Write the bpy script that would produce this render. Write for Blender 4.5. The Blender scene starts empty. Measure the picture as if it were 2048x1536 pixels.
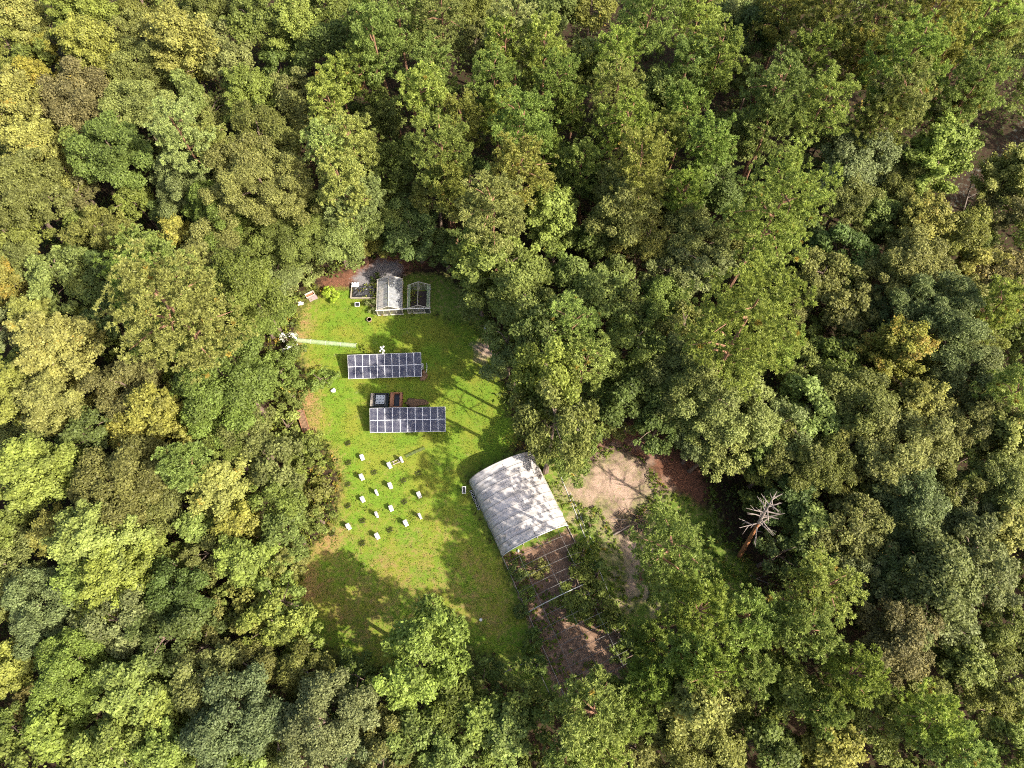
import bpy, math, random
import numpy as np
from mathutils import Vector, Matrix

SC = bpy.context.scene
COL = SC.collection
rng = np.random.default_rng(7)
R = random.Random(11)

# ------------------------------------------------------------------ camera
TILT, DIST, FPX = 23.0, 99.0, 1420.0            # degrees off straight down, metres to the aim point, focal length in photo pixels
_t = math.radians(TILT)
CAM = np.array([0.0, -DIST * math.sin(_t), DIST * math.cos(_t)])
cd = bpy.data.cameras.new("camera")
cd.sensor_width = 36.0
cd.lens = FPX / 2048.0 * 36.0
cd.clip_start = 0.5
cd.clip_end = 3000.0
cam = bpy.data.objects.new("camera", cd)
COL.objects.link(cam)
cam.location = CAM
cam.rotation_euler = (_t, 0, 0)
SC.camera = cam

# ------------------------------------------------------------------ sky, sun, exposure
SUN_EL, SUN_AZ = 41.0, -28.0                    # degrees; azimuth counted from +x towards +y
world = bpy.data.worlds.new("World")
SC.world = world
world.use_nodes = True
wn = world.node_tree
wn.nodes.clear()
sky = wn.nodes.new("ShaderNodeTexSky")
sky.sky_type = 'NISHITA'
sky.sun_disc = False
sky.sun_elevation = math.radians(SUN_EL)
sky.sun_rotation = math.radians(90.0 - SUN_AZ)
sky.air_density = 1.0
sky.dust_density = 4.0
sky.ozone_density = 0.4
bg = wn.nodes.new("ShaderNodeBackground")
bg.inputs["Strength"].default_value = 0.15
wo = wn.nodes.new("ShaderNodeOutputWorld")
wn.links.new(sky.outputs[0], bg.inputs[0])
wn.links.new(bg.outputs[0], wo.inputs[0])
sl = bpy.data.lights.new("sun", 'SUN')
sl.energy = 4.7
sl.angle = math.radians(0.55)
sl.color = (1.0, 0.93, 0.80)
sun = bpy.data.objects.new("sun", sl)
COL.objects.link(sun)
_e, _a = math.radians(SUN_EL), math.radians(SUN_AZ)
SUNV = Vector((math.cos(_e) * math.cos(_a), math.cos(_e) * math.sin(_a), math.sin(_e)))
sun.rotation_euler = SUNV.to_track_quat('Z', 'Y').to_euler()
SC.view_settings.view_transform = 'Standard'
SC.view_settings.look = 'None'
SC.view_settings.exposure = 1.1
SC.view_settings.gamma = 1.0
SC.view_settings.use_curve_mapping = False
SC.render.engine = 'CYCLES'
SC.cycles.max_bounces = 6
SC.cycles.diffuse_bounces = 3
SC.cycles.glossy_bounces = 2
SC.cycles.transmission_bounces = 4
SC.cycles.transparent_max_bounces = 8
SC.cycles.use_denoising = False
SC.cycles.filter_width = 1.05

# ------------------------------------------------------------------ measuring: photo pixel -> point at height z
_fw = -CAM / np.linalg.norm(CAM)
_rt = np.array([1.0, 0, 0])
_up = np.cross(_rt, _fw)


def at(x, y, z=0.0):
    d = _fw * FPX + _rt * (x - 1024) - _up * (y - 768)
    return CAM + d * ((z - CAM[2]) / d[2])


def depth(p):
    return float((np.asarray(p) - CAM) @ _fw)


# ------------------------------------------------------------------ materials
def mat(name):
    m = bpy.data.materials.new(name)
    m.use_nodes = True
    n = m.node_tree.nodes
    return m, n, m.node_tree.links, n["Principled BSDF"]


def simple(name, col, rough=0.7, metal=0.0, noise=0.0, scale=4.0, spec=0.3, bump=0.0, stretch=None):
    m, n, l, b = mat(name)
    b.inputs["Roughness"].default_value = rough
    b.inputs["Metallic"].default_value = metal
    b.inputs["Specular IOR Level"].default_value = spec
    if noise <= 0:
        b.inputs["Base Color"].default_value = (*col, 1)
    else:
        tc = n.new("ShaderNodeTexCoord")
        src = tc.outputs["Object"]
        if stretch:
            mp = n.new("ShaderNodeMapping")
            mp.inputs["Scale"].default_value = stretch
            l.new(src, mp.inputs[0])
            src = mp.outputs[0]
        tx = n.new("ShaderNodeTexNoise")
        tx.inputs["Scale"].default_value = scale
        tx.inputs["Detail"].default_value = 6
        tx.inputs["Roughness"].default_value = 0.65
        l.new(src, tx.inputs["Vector"])
        rp = n.new("ShaderNodeValToRGB")
        rp.color_ramp.elements[0].position = 0.3
        rp.color_ramp.elements[1].position = 0.7
        rp.color_ramp.elements[0].color = (*[c * (1 - noise) for c in col], 1)
        rp.color_ramp.elements[1].color = (*[min(1, c * (1 + noise)) for c in col], 1)
        l.new(tx.outputs["Fac"], rp.inputs[0])
        l.new(rp.outputs[0], b.inputs["Base Color"])
        if bump:
            bp = n.new("ShaderNodeBump")
            bp.inputs["Strength"].default_value = bump
            bp.inputs["Distance"].default_value = 0.05
            l.new(tx.outputs["Fac"], bp.inputs["Height"])
            l.new(bp.outputs[0], b.inputs["Normal"])
    return m


def leaf_material(name, trans=0.42, rough=0.55):
    """Foliage: colour of the tree (object colour) varied leaf by leaf; its alpha says how many sprays have turned to the autumn colour."""
    m, n, l, b = mat(name)
    oi = n.new("ShaderNodeObjectInfo")
    ta = n.new("ShaderNodeAttribute")
    ta.attribute_name = "tint"
    tu = n.new("ShaderNodeAttribute")
    tu.attribute_name = "turn"
    mr = n.new("ShaderNodeMapRange")
    mr.inputs[1].default_value = 0
    mr.inputs[2].default_value = 1
    mr.inputs[3].default_value = 0.55
    mr.inputs[4].default_value = 1.5
    l.new(ta.outputs["Fac"], mr.inputs[0])
    hs = n.new("ShaderNodeHueSaturation")
    l.new(oi.outputs["Color"], hs.inputs["Color"])
    l.new(mr.outputs[0], hs.inputs["Value"])
    lt = n.new("ShaderNodeMath")
    lt.operation = 'LESS_THAN'
    l.new(tu.outputs["Fac"], lt.inputs[0])
    l.new(oi.outputs["Alpha"], lt.inputs[1])
    mx = n.new("ShaderNodeMix")
    mx.data_type = 'RGBA'
    mx.blend_type = 'MIX'
    l.new(lt.outputs[0], mx.inputs[0])
    l.new(hs.outputs[0], mx.inputs[6])
    au = n.new("ShaderNodeHueSaturation")
    au.inputs["Color"].default_value = (0.34, 0.255, 0.05, 1)
    l.new(mr.outputs[0], au.inputs["Value"])
    l.new(au.outputs[0], mx.inputs[7])
    l.new(mx.outputs[2], b.inputs["Base Color"])
    b.inputs["Roughness"].default_value = rough
    b.inputs["Specular IOR Level"].default_value = 0.25
    tr = n.new("ShaderNodeBsdfTranslucent")
    l.new(mx.outputs[2], tr.inputs[0])
    ms = n.new("ShaderNodeMixShader")
    ms.inputs[0].default_value = trans
    l.new(b.outputs[0], ms.inputs[1])
    l.new(tr.outputs[0], ms.inputs[2])
    l.new(ms.outputs[0], n["Material Output"].inputs[0])
    return m


M = {}
M["leaf"] = leaf_material("leaf")
M["needle"] = leaf_material("needle", 0.42, 0.5)
M["bark"] = simple("bark", (0.17, 0.12, 0.09), 0.9, noise=0.45, scale=5, bump=0.6, stretch=(1, 1, 0.3))
M["pine_bark"] = simple("pine_bark", (0.24, 0.13, 0.08), 0.9, noise=0.45, scale=5, bump=0.6, stretch=(1, 1, 0.3))
M["dead_wood"] = simple("dead_wood", (0.24, 0.195, 0.17), 0.85, noise=0.35, scale=3, stretch=(1, 1, 0.4))
M["orange_wood"] = simple("orange_wood", (0.32, 0.14, 0.06), 0.85, noise=0.5, scale=1.2, stretch=(1, 1, 0.5))
M["white_paint"] = simple("white_paint", (0.78, 0.76, 0.73), 0.5, noise=0.06, scale=3)
M["hive_lid"] = simple("hive_lid", (0.40, 0.385, 0.39), 0.5, noise=0.12, scale=6)
M["alu"] = simple("alu", (0.80, 0.80, 0.82), 0.45, 0.1)
M["steel"] = simple("galvanised_steel", (0.24, 0.225, 0.21), 0.5, 0.5, noise=0.2, scale=2)
M["dark_steel"] = simple("dark_steel", (0.06, 0.065, 0.06), 0.6, 0.2)
M["pvc"] = simple("white_pvc", (0.56, 0.55, 0.51), 0.4)
M["grey_wood"] = simple("weathered_wood", (0.36, 0.31, 0.25), 0.85, noise=0.35, scale=3, stretch=(1, 6, 6))
M["red_wood"] = simple("reddish_wood", (0.32, 0.15, 0.085), 0.8, noise=0.35, scale=4, stretch=(1, 6, 6))
M["pale_wood"] = simple("pale_timber", (0.55, 0.50, 0.42), 0.75, noise=0.2, scale=4)
M["soil"] = simple("soil", (0.19, 0.115, 0.068), 0.95, noise=0.4, scale=6, bump=0.8)
M["dark_soil"] = simple("dark_soil", (0.055, 0.042, 0.036), 0.95, noise=0.5, scale=3, bump=0.8)
M["tarp"] = simple("black_tarp", (0.035, 0.034, 0.036), 0.42, noise=0.5, scale=2.5, spec=0.5)
M["black"] = simple("black_plastic", (0.018, 0.018, 0.02), 0.35, spec=0.5)
M["stone"] = simple("pale_stone", (0.68, 0.65, 0.60), 0.85, noise=0.2, scale=5)
M["straw"] = simple("straw", (0.42, 0.33, 0.17), 0.9, noise=0.3, scale=8)
M["mauve"] = simple("faded_lid", (0.25, 0.19, 0.185), 0.7, noise=0.15, scale=4)
M["foam"] = simple("foam_board", (0.42, 0.46, 0.50), 0.6, noise=0.15, scale=5)
M["grey_box"] = simple("grey_enclosure", (0.45, 0.46, 0.47), 0.5)


def solar_material():
    m, n, l, b = mat("solar_cells")
    uv = n.new("ShaderNodeUVMap")
    uv.uv_map = "cells"
    sep = n.new("ShaderNodeSeparateXYZ")
    l.new(uv.outputs[0], sep.inputs[0])
    outs = []
    for k in range(2):
        fr = n.new("ShaderNodeMath")
        fr.operation = 'FRACT'
        l.new(sep.outputs[k], fr.inputs[0])
        sb = n.new("ShaderNodeMath")
        sb.operation = 'SUBTRACT'
        sb.inputs[1].default_value = 0.5
        l.new(fr.outputs[0], sb.inputs[0])
        ab = n.new("ShaderNodeMath")
        ab.operation = 'ABSOLUTE'
        l.new(sb.outputs[0], ab.inputs[0])
        gt = n.new("ShaderNodeMath")
        gt.operation = 'GREATER_THAN'
        gt.inputs[1].default_value = 0.478
        l.new(ab.outputs[0], gt.inputs[0])
        outs.append(gt)
    mxm = n.new("ShaderNodeMath")
    mxm.operation = 'MAXIMUM'
    l.new(outs[0].outputs[0], mxm.inputs[0])
    l.new(outs[1].outputs[0], mxm.inputs[1])
    nz = n.new("ShaderNodeTexNoise")
    nz.inputs["Scale"].default_value = 1.0
    l.new(uv.outputs[0], nz.inputs["Vector"])
    rp = n.new("ShaderNodeValToRGB")
    rp.color_ramp.elements[0].color = (0.016, 0.016, 0.034, 1)
    rp.color_ramp.elements[1].color = (0.036, 0.034, 0.062, 1)
    l.new(nz.outputs["Fac"], rp.inputs[0])
    mx = n.new("ShaderNodeMix")
    mx.data_type = 'RGBA'
    l.new(mxm.outputs[0], mx.inputs[0])
    l.new(rp.outputs[0], mx.inputs[6])
    mx.inputs[7].default_value = (0.52, 0.52, 0.54, 1)
    l.new(mx.outputs[2], b.inputs["Base Color"])
    b.inputs["Roughness"].default_value = 0.22
    b.inputs["Specular IOR Level"].default_value = 0.5
    return m


M["solar"] = solar_material()


def film_material():
    """White polythene film with dirt streaks running down the curve; part of the light passes through."""
    m, n, l, b = mat("greenhouse_film")
    tc = n.new("ShaderNodeTexCoord")
    mp = n.new("ShaderNodeMapping")
    mp.inputs["Scale"].default_value = (0.5, 3.0, 0.5)
    l.new(tc.outputs["Object"], mp.inputs[0])
    nz = n.new("ShaderNodeTexNoise")
    nz.inputs["Scale"].default_value = 1.3
    nz.inputs["Detail"].default_value = 8
    l.new(mp.outputs[0], nz.inputs["Vector"])
    rp = n.new("ShaderNodeValToRGB")
    rp.color_ramp.elements[0].position = 0.3
    rp.color_ramp.elements[0].color = (0.40, 0.36, 0.335, 1)
    rp.color_ramp.elements[1].position = 0.62
    rp.color_ramp.elements[1].color = (0.66, 0.62, 0.605, 1)
    l.new(nz.outputs["Fac"], rp.inputs[0])
    l.new(rp.outputs[0], b.inputs["Base Color"])
    b.inputs["Roughness"].default_value = 0.32
    b.inputs["Specular IOR Level"].default_value = 0.5
    tr = n.new("ShaderNodeBsdfTranslucent")
    l.new(rp.outputs[0], tr.inputs[0])
    ms = n.new("ShaderNodeMixShader")
    ms.inputs[0].default_value = 0.22
    l.new(b.outputs[0], ms.inputs[1])
    l.new(tr.outputs[0], ms.inputs[2])
    l.new(ms.outputs[0], n["Material Output"].inputs[0])
    return m


M["film"] = film_material()


def clear_material(name, col, alpha, rough=0.2):
    m, n, l, b = mat(name)
    tc = n.new("ShaderNodeTexCoord")
    nz = n.new("ShaderNodeTexNoise")
    nz.inputs["Scale"].default_value = 1.6
    nz.inputs["Detail"].default_value = 5
    l.new(tc.outputs["Object"], nz.inputs["Vector"])
    mr = n.new("ShaderNodeMapRange")
    mr.inputs[1].default_value = 0.3
    mr.inputs[2].default_value = 0.7
    mr.inputs[3].default_value = alpha * 0.75
    mr.inputs[4].default_value = min(1, alpha * 1.3)
    l.new(nz.outputs["Fac"], mr.inputs[0])
    l.new(mr.outputs[0], b.inputs["Alpha"])
    b.inputs["Base Color"].default_value = (*col, 1)
    b.inputs["Roughness"].default_value = rough
    b.inputs["Specular IOR Level"].default_value = 0.5
    return m


M["polycarb"] = clear_material("polycarbonate", (0.62, 0.64, 0.67), 0.40)
M["glass"] = clear_material("dusty_glazing", (0.45, 0.42, 0.36), 0.28)
M["net"] = clear_material("pale_netting", (0.55, 0.68, 0.42), 0.42, 0.8)
M["dark_net"] = clear_material("dark_netting", (0.10, 0.13, 0.05), 0.4, 0.8)


# ------------------------------------------------------------------ mesh helpers
class MB:
    def __init__(s):
        s.v, s.f = [], []

    def box(s, c, size, rz=0.0, tilt=None):
        hx, hy, hz = size[0] / 2, size[1] / 2, size[2] / 2
        mtx = Matrix.Rotation(rz, 3, 'Z')
        if tilt is not None:
            mtx = mtx @ Matrix.Rotation(tilt, 3, 'X')
        k = len(s.v)
        for sx, sy, sz in ((-1, -1, -1), (1, -1, -1), (1, 1, -1), (-1, 1, -1), (-1, -1, 1), (1, -1, 1), (1, 1, 1), (-1, 1, 1)):
            s.v.append(tuple(Vector(c) + mtx @ Vector((sx * hx, sy * hy, sz * hz))))
        s.f += [(k, k + 3, k + 2, k + 1), (k + 4, k + 5, k + 6, k + 7), (k, k + 1, k + 5, k + 4), (k + 1, k + 2, k + 6, k + 5), (k + 2, k + 3, k + 7, k + 6), (k + 3, k, k + 4, k + 7)]
        return s

    def tube(s, pts, rad, n=6, cap=True):
        pts = [Vector(p) for p in pts]
        if not hasattr(rad, "__len__"):
            rad = [rad] * len(pts)
        k0 = len(s.v)
        for i, p in enumerate(pts):
            d = (pts[min(i + 1, len(pts) - 1)] - pts[max(i - 1, 0)])
            d = d.normalized() if d.length > 1e-9 else Vector((0, 0, 1))
            a = d.orthogonal().normalized() if abs(d.z) > 0.95 else d.cross(Vector((0, 0, 1))).normalized()
            b = d.cross(a)
            for j in range(n):
                t = 2 * math.pi * j / n
                s.v.append(tuple(p + (a * math.cos(t) + b * math.sin(t)) * rad[i]))
        for i in range(len(pts) - 1):
            for j in range(n):
                j2 = (j + 1) % n
                s.f.append((k0 + i * n + j, k0 + i * n + j2, k0 + (i + 1) * n + j2, k0 + (i + 1) * n + j))
        if cap:
            s.f.append(tuple(k0 + j for j in reversed(range(n))))
            s.f.append(tuple(k0 + (len(pts) - 1) * n + j for j in range(n)))
        return s

    def quad(s, *p):
        k = len(s.v)
        s.v += [tuple(q) for q in p]
        s.f.append(tuple(range(k, k + len(p))))
        return s

    def lathe(s, prof, c=(0, 0, 0), n=14):
        k0 = len(s.v)
        for r, z in prof:
            for j in range(n):
                t = 2 * math.pi * j / n
                s.v.append((c[0] + r * math.cos(t), c[1] + r * math.sin(t), c[2] + z))
        for i in range(len(prof) - 1):
            for j in range(n):
                j2 = (j + 1) % n
                s.f.append((k0 + i * n + j, k0 + i * n + j2, k0 + (i + 1) * n + j2, k0 + (i + 1) * n + j))
        s.f.append(tuple(k0 + j for j in reversed(range(n))))
        s.f.append(tuple(k0 + (len(prof) - 1) * n + j for j in range(n)))
        return s

    def grid(s, P):
        nu, nv = len(P), len(P[0])
        k0 = len(s.v)
        for row in P:
            s.v += [tuple(q) for q in row]
        for i in range(nu - 1):
            for j in range(nv - 1):
                s.f.append((k0 + i * nv + j, k0 + (i + 1) * nv + j, k0 + (i + 1) * nv + j + 1, k0 + i * nv + j + 1))
        return s

    def build(s, name, material, parent=None, smooth=False):
        me = bpy.data.meshes.new(name)
        me.from_pydata(s.v, [], s.f)
        me.materials.append(material)
        if smooth:
            me.polygons.foreach_set("use_smooth", [True] * len(me.polygons))
        o = bpy.data.objects.new(name, me)
        COL.objects.link(o)
        if parent is not None:
            o.parent = parent
        return o


def tag(o, label=None, cat=None, group=None, kind=None):
    if label:
        o["label"] = label
    if cat:
        o["category"] = cat
    if group:
        o["group"] = group
    if kind:
        o["kind"] = kind
    return o


def empty(name, loc, label, cat, rz=0.0, group=None):
    o = bpy.data.objects.new(name, None)
    COL.objects.link(o)
    o.location = loc
    o.rotation_euler = (0, 0, rz)
    o.empty_display_size = 0.3
    return tag(o, label, cat, group)


def copy_tree(o, parent=None):
    c = o.copy()
    COL.objects.link(c)
    c.parent = parent
    for ch in list(o.children):
        copy_tree(ch, c)
    return c


def quads(name, C, U, V, material, tint, turn):
    """A cloud of small diamond-shaped leaves as one mesh."""
    n = len(C)
    P = np.empty((n, 4, 3), dtype=np.float32)
    P[:, 0] = C - U
    P[:, 1] = C + V
    P[:, 2] = C + U
    P[:, 3] = C - V
    me = bpy.data.meshes.new(name)
    me.vertices.add(4 * n)
    me.vertices.foreach_set("co", P.ravel())
    me.loops.add(4 * n)
    me.loops.foreach_set("vertex_index", np.arange(4 * n, dtype=np.int32))
    me.polygons.add(n)
    me.polygons.foreach_set("loop_start", np.arange(0, 4 * n, 4, dtype=np.int32))
    me.update(calc_edges=True)
    for nm, val in (("tint", tint), ("turn", turn)):
        a = me.attributes.new(nm, 'FLOAT', 'FACE')
        a.data.foreach_set("value", np.asarray(val, dtype=np.float32))
    me.materials.append(material)
    return me


def norm(a):
    return a / np.maximum(np.linalg.norm(a, axis=-1, keepdims=True), 1e-9)


def frames(N, g):
    """Two directions across each normal, turned at random."""
    r = norm(g.normal(size=N.shape))
    U = norm(np.cross(N, r))
    return U, np.cross(N, U)


# ------------------------------------------------------------------ foliage
def lobed_leaves(R0, g, hgt, lobe_k, leaf, dens, zmin=-0.35, flat=0.68, lr0=0.2, lmin=0.5, lmax=0.95):
    """Round crown of overlapping lobes; the leaves sit on the outside of each lobe. Centre at the origin, hgt = half height."""
    nl = int(8 + lobe_k * R0 * R0)
    d = norm(g.normal(size=(nl * 3, 3)))
    d = d[d[:, 2] > zmin][:nl]
    rad = g.uniform(0.42, 0.98, size=len(d))
    stretch = 1 + 0.2 * np.sin(2 * np.arctan2(d[:, 1], d[:, 0]) + g.uniform(0, 6)) + 0.12 * np.sin(3 * np.arctan2(d[:, 1], d[:, 0]) + g.uniform(0, 6))
    c = d * rad[:, None] * stretch[:, None] * np.array([R0, R0, hgt])
    lr = g.uniform(0.55, 1.3, size=len(d)) * np.clip(R0 * lr0, lmin, lmax)
    Cs, Ns, ts, us = [], [], [], []
    for i in range(len(d)):
        m = int(dens * lr[i] ** 2)
        v = norm(g.normal(size=(m, 3)) + np.array([0, 0, 0.35]) + 0.45 * d[i])
        rr = lr[i] * np.sqrt(g.uniform(0.4, 1.25, size=(m, 1))) * (1 + 0.22 * np.sin(v[:, :1] * 7 + i) * np.sin(v[:, 1:2] * 8 + 2 * i))
        Cs.append(c[i] + v * rr * np.array([1, 1, flat]))
        Ns.append(norm(v * 0.6 + np.array([0, 0, 0.45]) + 0.6 * g.normal(size=(m, 3))))
        ts.append(np.clip(g.normal(0.45 + 0.14 * g.normal(), 0.24, size=m), 0, 1))
        us.append(np.clip(g.uniform(0, 1) * 0.75 + 0.25 * g.uniform(0, 1, size=m), 0, 1))
    C, N = np.concatenate(Cs), np.concatenate(Ns)
    U, V = frames(N, g)
    s = leaf * g.uniform(0.6, 1.35, size=(len(C), 1))
    return C, U * s, V * s * 0.62, np.concatenate(ts), np.concatenate(us), c


def spray_leaves(R0, g, hgt, leaf, dens):
    """Pointed crown of rising branch sprays with gaps between them."""
    nb = int(16 + 9 * R0)
    Cs, Ns, ts, us, tips = [], [], [], [], []
    for i in range(nb):
        f = (i + 0.5) / nb
        z0 = hgt * (-0.95 + 1.7 * f)
        env = R0 * (1 - max(0, f - 0.25) ** 1.25 * 1.05) * g.uniform(0.68, 1.08)
        a = i * 2.39996 + g.normal() * 0.35
        rise = g.uniform(0.35, 0.75) + 0.7 * f
        d = norm(np.array([math.cos(a), math.sin(a), rise]))
        L = max(0.8, env / max(0.35, math.hypot(d[0], d[1])))
        L = min(L, R0 * 1.5)
        m = int(dens * L * (0.55 + 0.45 * L / R0))
        t = g.uniform(0.22, 1.0, size=(m, 1)) ** 0.8
        ax = np.array([0, 0, z0]) + d * L * t + np.array([0, 0, 0.12]) * (t * L) ** 1.2 * 0.35
        w = 0.075 * R0 * (1.3 - 0.85 * t) + 0.14
        knots = 0.75 + 0.35 * np.sin(t * L * 5 + i)
        o = g.normal(size=(m, 3)) * np.array([1, 1, 0.55])
        Cs.append(ax + o * w * knots)
        Ns.append(norm(np.array([0, 0, 0.75]) + 0.5 * norm(o) + 0.35 * d + 0.6 * g.normal(size=(m, 3))))
        ts.append(np.clip(g.normal(0.45 + 0.14 * g.normal(), 0.24, size=m), 0, 1))
        us.append(np.clip(g.uniform(0, 1) * 0.6 + 0.5 * (1 - t[:, 0]) * 0.6 + 0.2 * g.uniform(0, 1, size=m), 0, 1))
        tips.append(np.array([0, 0, z0]) + d * L * 0.8)
    C, N = np.concatenate(Cs), np.concatenate(Ns)
    U, V = frames(N, g)
    s = leaf * g.uniform(0.6, 1.35, size=(len(C), 1))
    return C, U * s, V * s * 0.7, np.concatenate(ts), np.concatenate(us), np.array(tips)


def pine_needles(R0, g, hgt, per=22, thin=1.0):
    """Pine crown: tufts of needles along spreading branches."""
    nb = int(14 + 6.5 * R0)
    T, tips = [], []
    for i in range(nb):
        f = (i + 0.5) / nb
        z0 = hgt * (-0.9 + 1.75 * f)
        L = R0 * math.sqrt(max(0.03, 1 - (abs(f - 0.3) / 0.75) ** 2.2)) * g.uniform(0.62, 1.08)
        a = i * 2.39996 + g.normal() * 0.4
        rise = g.uniform(-0.05, 0.3) + 0.45 * f
        d = norm(np.array([math.cos(a), math.sin(a), rise]))
        side = np.array([-d[1], d[0], 0])
        n = int((4 + L * 3.7) * thin)
        for k in range(n):
            t = g.uniform(0.3, 1.0)
            spread = 0.34 * L * (0.35 + 0.65 * math.sin(math.pi * min(1, t * 0.95)))
            T.append(np.array([0, 0, z0]) + d * L * t + side * g.uniform(-1, 1) * spread + np.array([0, 0, g.uniform(-0.15, 0.45) + 0.1 * L * t * t]))
        tips.append(np.array([0, 0, z0]) + d * L * 0.85)
    T = np.array(T)
    nt = len(T)
    base = np.repeat(T, per, axis=0)
    out = norm(base * np.array([1, 1, 0.8]) + np.array([0, 0, 0.3]))
    v = norm(g.normal(size=base.shape) + 0.6 * out + np.array([0, 0, 0.45]))
    ln = np.repeat(g.uniform(0.26, 0.46, size=(nt, 1)), per, axis=0) * g.uniform(0.75, 1.15, size=(nt * per, 1))
    C = base + v * ln * 0.55
    U = v * ln * 0.5
    w = norm(np.cross(v, g.normal(size=v.shape)))
    V = w * g.uniform(0.035, 0.075, size=(nt * per, 1))
    tint = np.clip(np.repeat(g.normal(0.45, 0.16, size=nt), per) + g.normal(0, 0.14, size=nt * per), 0, 1)
    turn = np.repeat(np.clip(g.uniform(0, 1, size=nt), 0, 1), per)
    return C, U, V, tint, turn, np.array(tips)


def trunk_mesh(h, r, zc, tips, g, bark, nl=7, twigs=0):
    """Tapered trunk from the ground to the crown top with limbs out to some of the crown's tips (tips are relative to the crown centre zc)."""
    mb = MB()
    bx, by = g.normal(0, 0.012 * h, 2)
    pts = [(bx * math.sin(3 * t), by * math.sin(2.4 * t), h * t) for t in np.linspace(0, 1, 7)]
    mb.tube(pts, [r * (1.35 - 0.35 * min(1, t * 8)) * (1 - 0.85 * t) + 0.02 for t in np.linspace(0, 1, 7)], 7)
    idx = g.permutation(len(tips))[:nl]
    for j in idx:
        tp = tips[j] + np.array([0, 0, zc])
        z0 = max(0.3 * h, min(tp[2] - 0.25 * math.hypot(tp[0], tp[1]) - 0.3, 0.93 * h))
        t = z0 / h
        s = np.array([bx * math.sin(3 * t), by * math.sin(2.4 * t), z0])
        mid = s * 0.5 + tp * 0.5 + np.array([0, 0, 0.06 * h * 0.5]) + g.normal(0, 0.15, 3)
        mb.tube([s, mid, tp], [r * 0.36, r * 0.22, 0.02], 5)
    me = bpy.data.meshes.new("trunk")
    me.from_pydata(mb.v, [], mb.f)
    me.materials.append(bark)
    return me


SIZES = (1.6, 2.5, 3.5, 4.8, 6.6)
PROTO = {}
CLOUD = {}


def proto(kind, si, var):
    """(crown mesh, trunk mesh, radius, total height, centre height) for one kind, size class and variant; made once, shared by the copies."""
    key = (kind, si, var)
    if key in PROTO:
        return PROTO[key]
    g = np.random.default_rng(1000 * "OBGPSTL".index(kind) + 10 * si + var)
    R0 = SIZES[si]
    if kind == "O":
        hh = R0 * 0.82
        H = 2 * hh + 2.6 + 1.1 * R0
        a = lobed_leaves(R0, g, hh, 3.3, 0.13, 520, lr0=0.22, lmin=0.52, lmax=1.0)
    elif kind in "BL":
        hh = R0 * 0.95
        H = 2 * hh + 2.2 + 1.0 * R0
        a = lobed_leaves(R0, g, hh, (2.5 if kind == "B" else 1.9), 0.165, 350, zmin=-0.45, lr0=0.23, lmin=0.5, lmax=1.05)
    elif kind == "G":
        hh = R0 * 1.15
        H = 2 * hh + 2.5 + 0.9 * R0
        a = spray_leaves(R0, g, hh, 0.145, 230)
    elif kind == "S":
        hh = R0 * 0.75
        H = 2 * hh + 0.3
        a = lobed_leaves(R0, g, hh, 3.0, 0.15, 330, zmin=-0.7)
    else:
        thin = 0.75 if kind == "T" else 1.0
        hh = R0 * 1.15
        H = 2 * hh + 8.0 + 1.1 * R0
        a = pine_needles(R0, g, hh, 30 if thin == 1.0 else 24, thin)
    C, U, V, tint, turn, tips = a
    zc = H - hh
    C = C + np.array([0, 0, zc])
    keep = C[:, 2] > 0.05
    me = quads("crown", C[keep], U[keep], V[keep], M["needle" if kind in "PT" else "leaf"], tint[keep], turn[keep])
    tr = trunk_mesh(H - 0.35 * hh, 0.055 * R0 + 0.07, zc, tips, g, M["pine_bark" if kind in "PT" else "bark"], 8 if kind in "PGT" else 6)
    PROTO[key] = (me, tr, R0, H, zc)
    CLOUD[key] = (C[keep], U[keep], V[keep], tint[keep], turn[keep])
    return PROTO[key]


PAL = {  # leaf colours of the trees: (r, g, b, share of turned sprays), words
    "gold": ((0.240, 0.240, 0.056), 0.08, "yellow-gold"),
    "lime": ((0.192, 0.232, 0.050), 0.01, "lime green"),
    "olive": ((0.166, 0.175, 0.043), 0.01, "olive"),
    "green": ((0.142, 0.180, 0.038), 0.0, "mid-green"),
    "dark": ((0.106, 0.142, 0.034), 0.0, "dark green"),
    "grey": ((0.150, 0.174, 0.058), 0.0, "grey-green"),
    "pale": ((0.198, 0.224, 0.066), 0.0, "pale green"),
    "brown": ((0.160, 0.146, 0.048), 0.05, "brownish"),
    "bright": ((0.300, 0.370, 0.040), 0.0, "bright yellow-green"),
    "rust": ((0.240, 0.224, 0.042), 0.20, "rust-tinged"),
}
KINDS = {"O": ("dense tree", "dense trees", "broadleaf_tree"), "B": ("leafy tree", "leafy trees", "broadleaf_tree"),
         "G": ("ragged tree", "ragged trees", "broadleaf_tree"), "P": ("pine", "pines", "pine_tree"), "L": ("loose tree", "loose trees", "broadleaf_tree"), "T": ("thin pine", "thin pines", "pine_tree"), "S": ("shrub", "shrubs", "shrub")}
TREES = []          # (px, py, label colour, kind, root) for the labels
PLACED = []         # x, y, r of every crown on the ground plan


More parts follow.
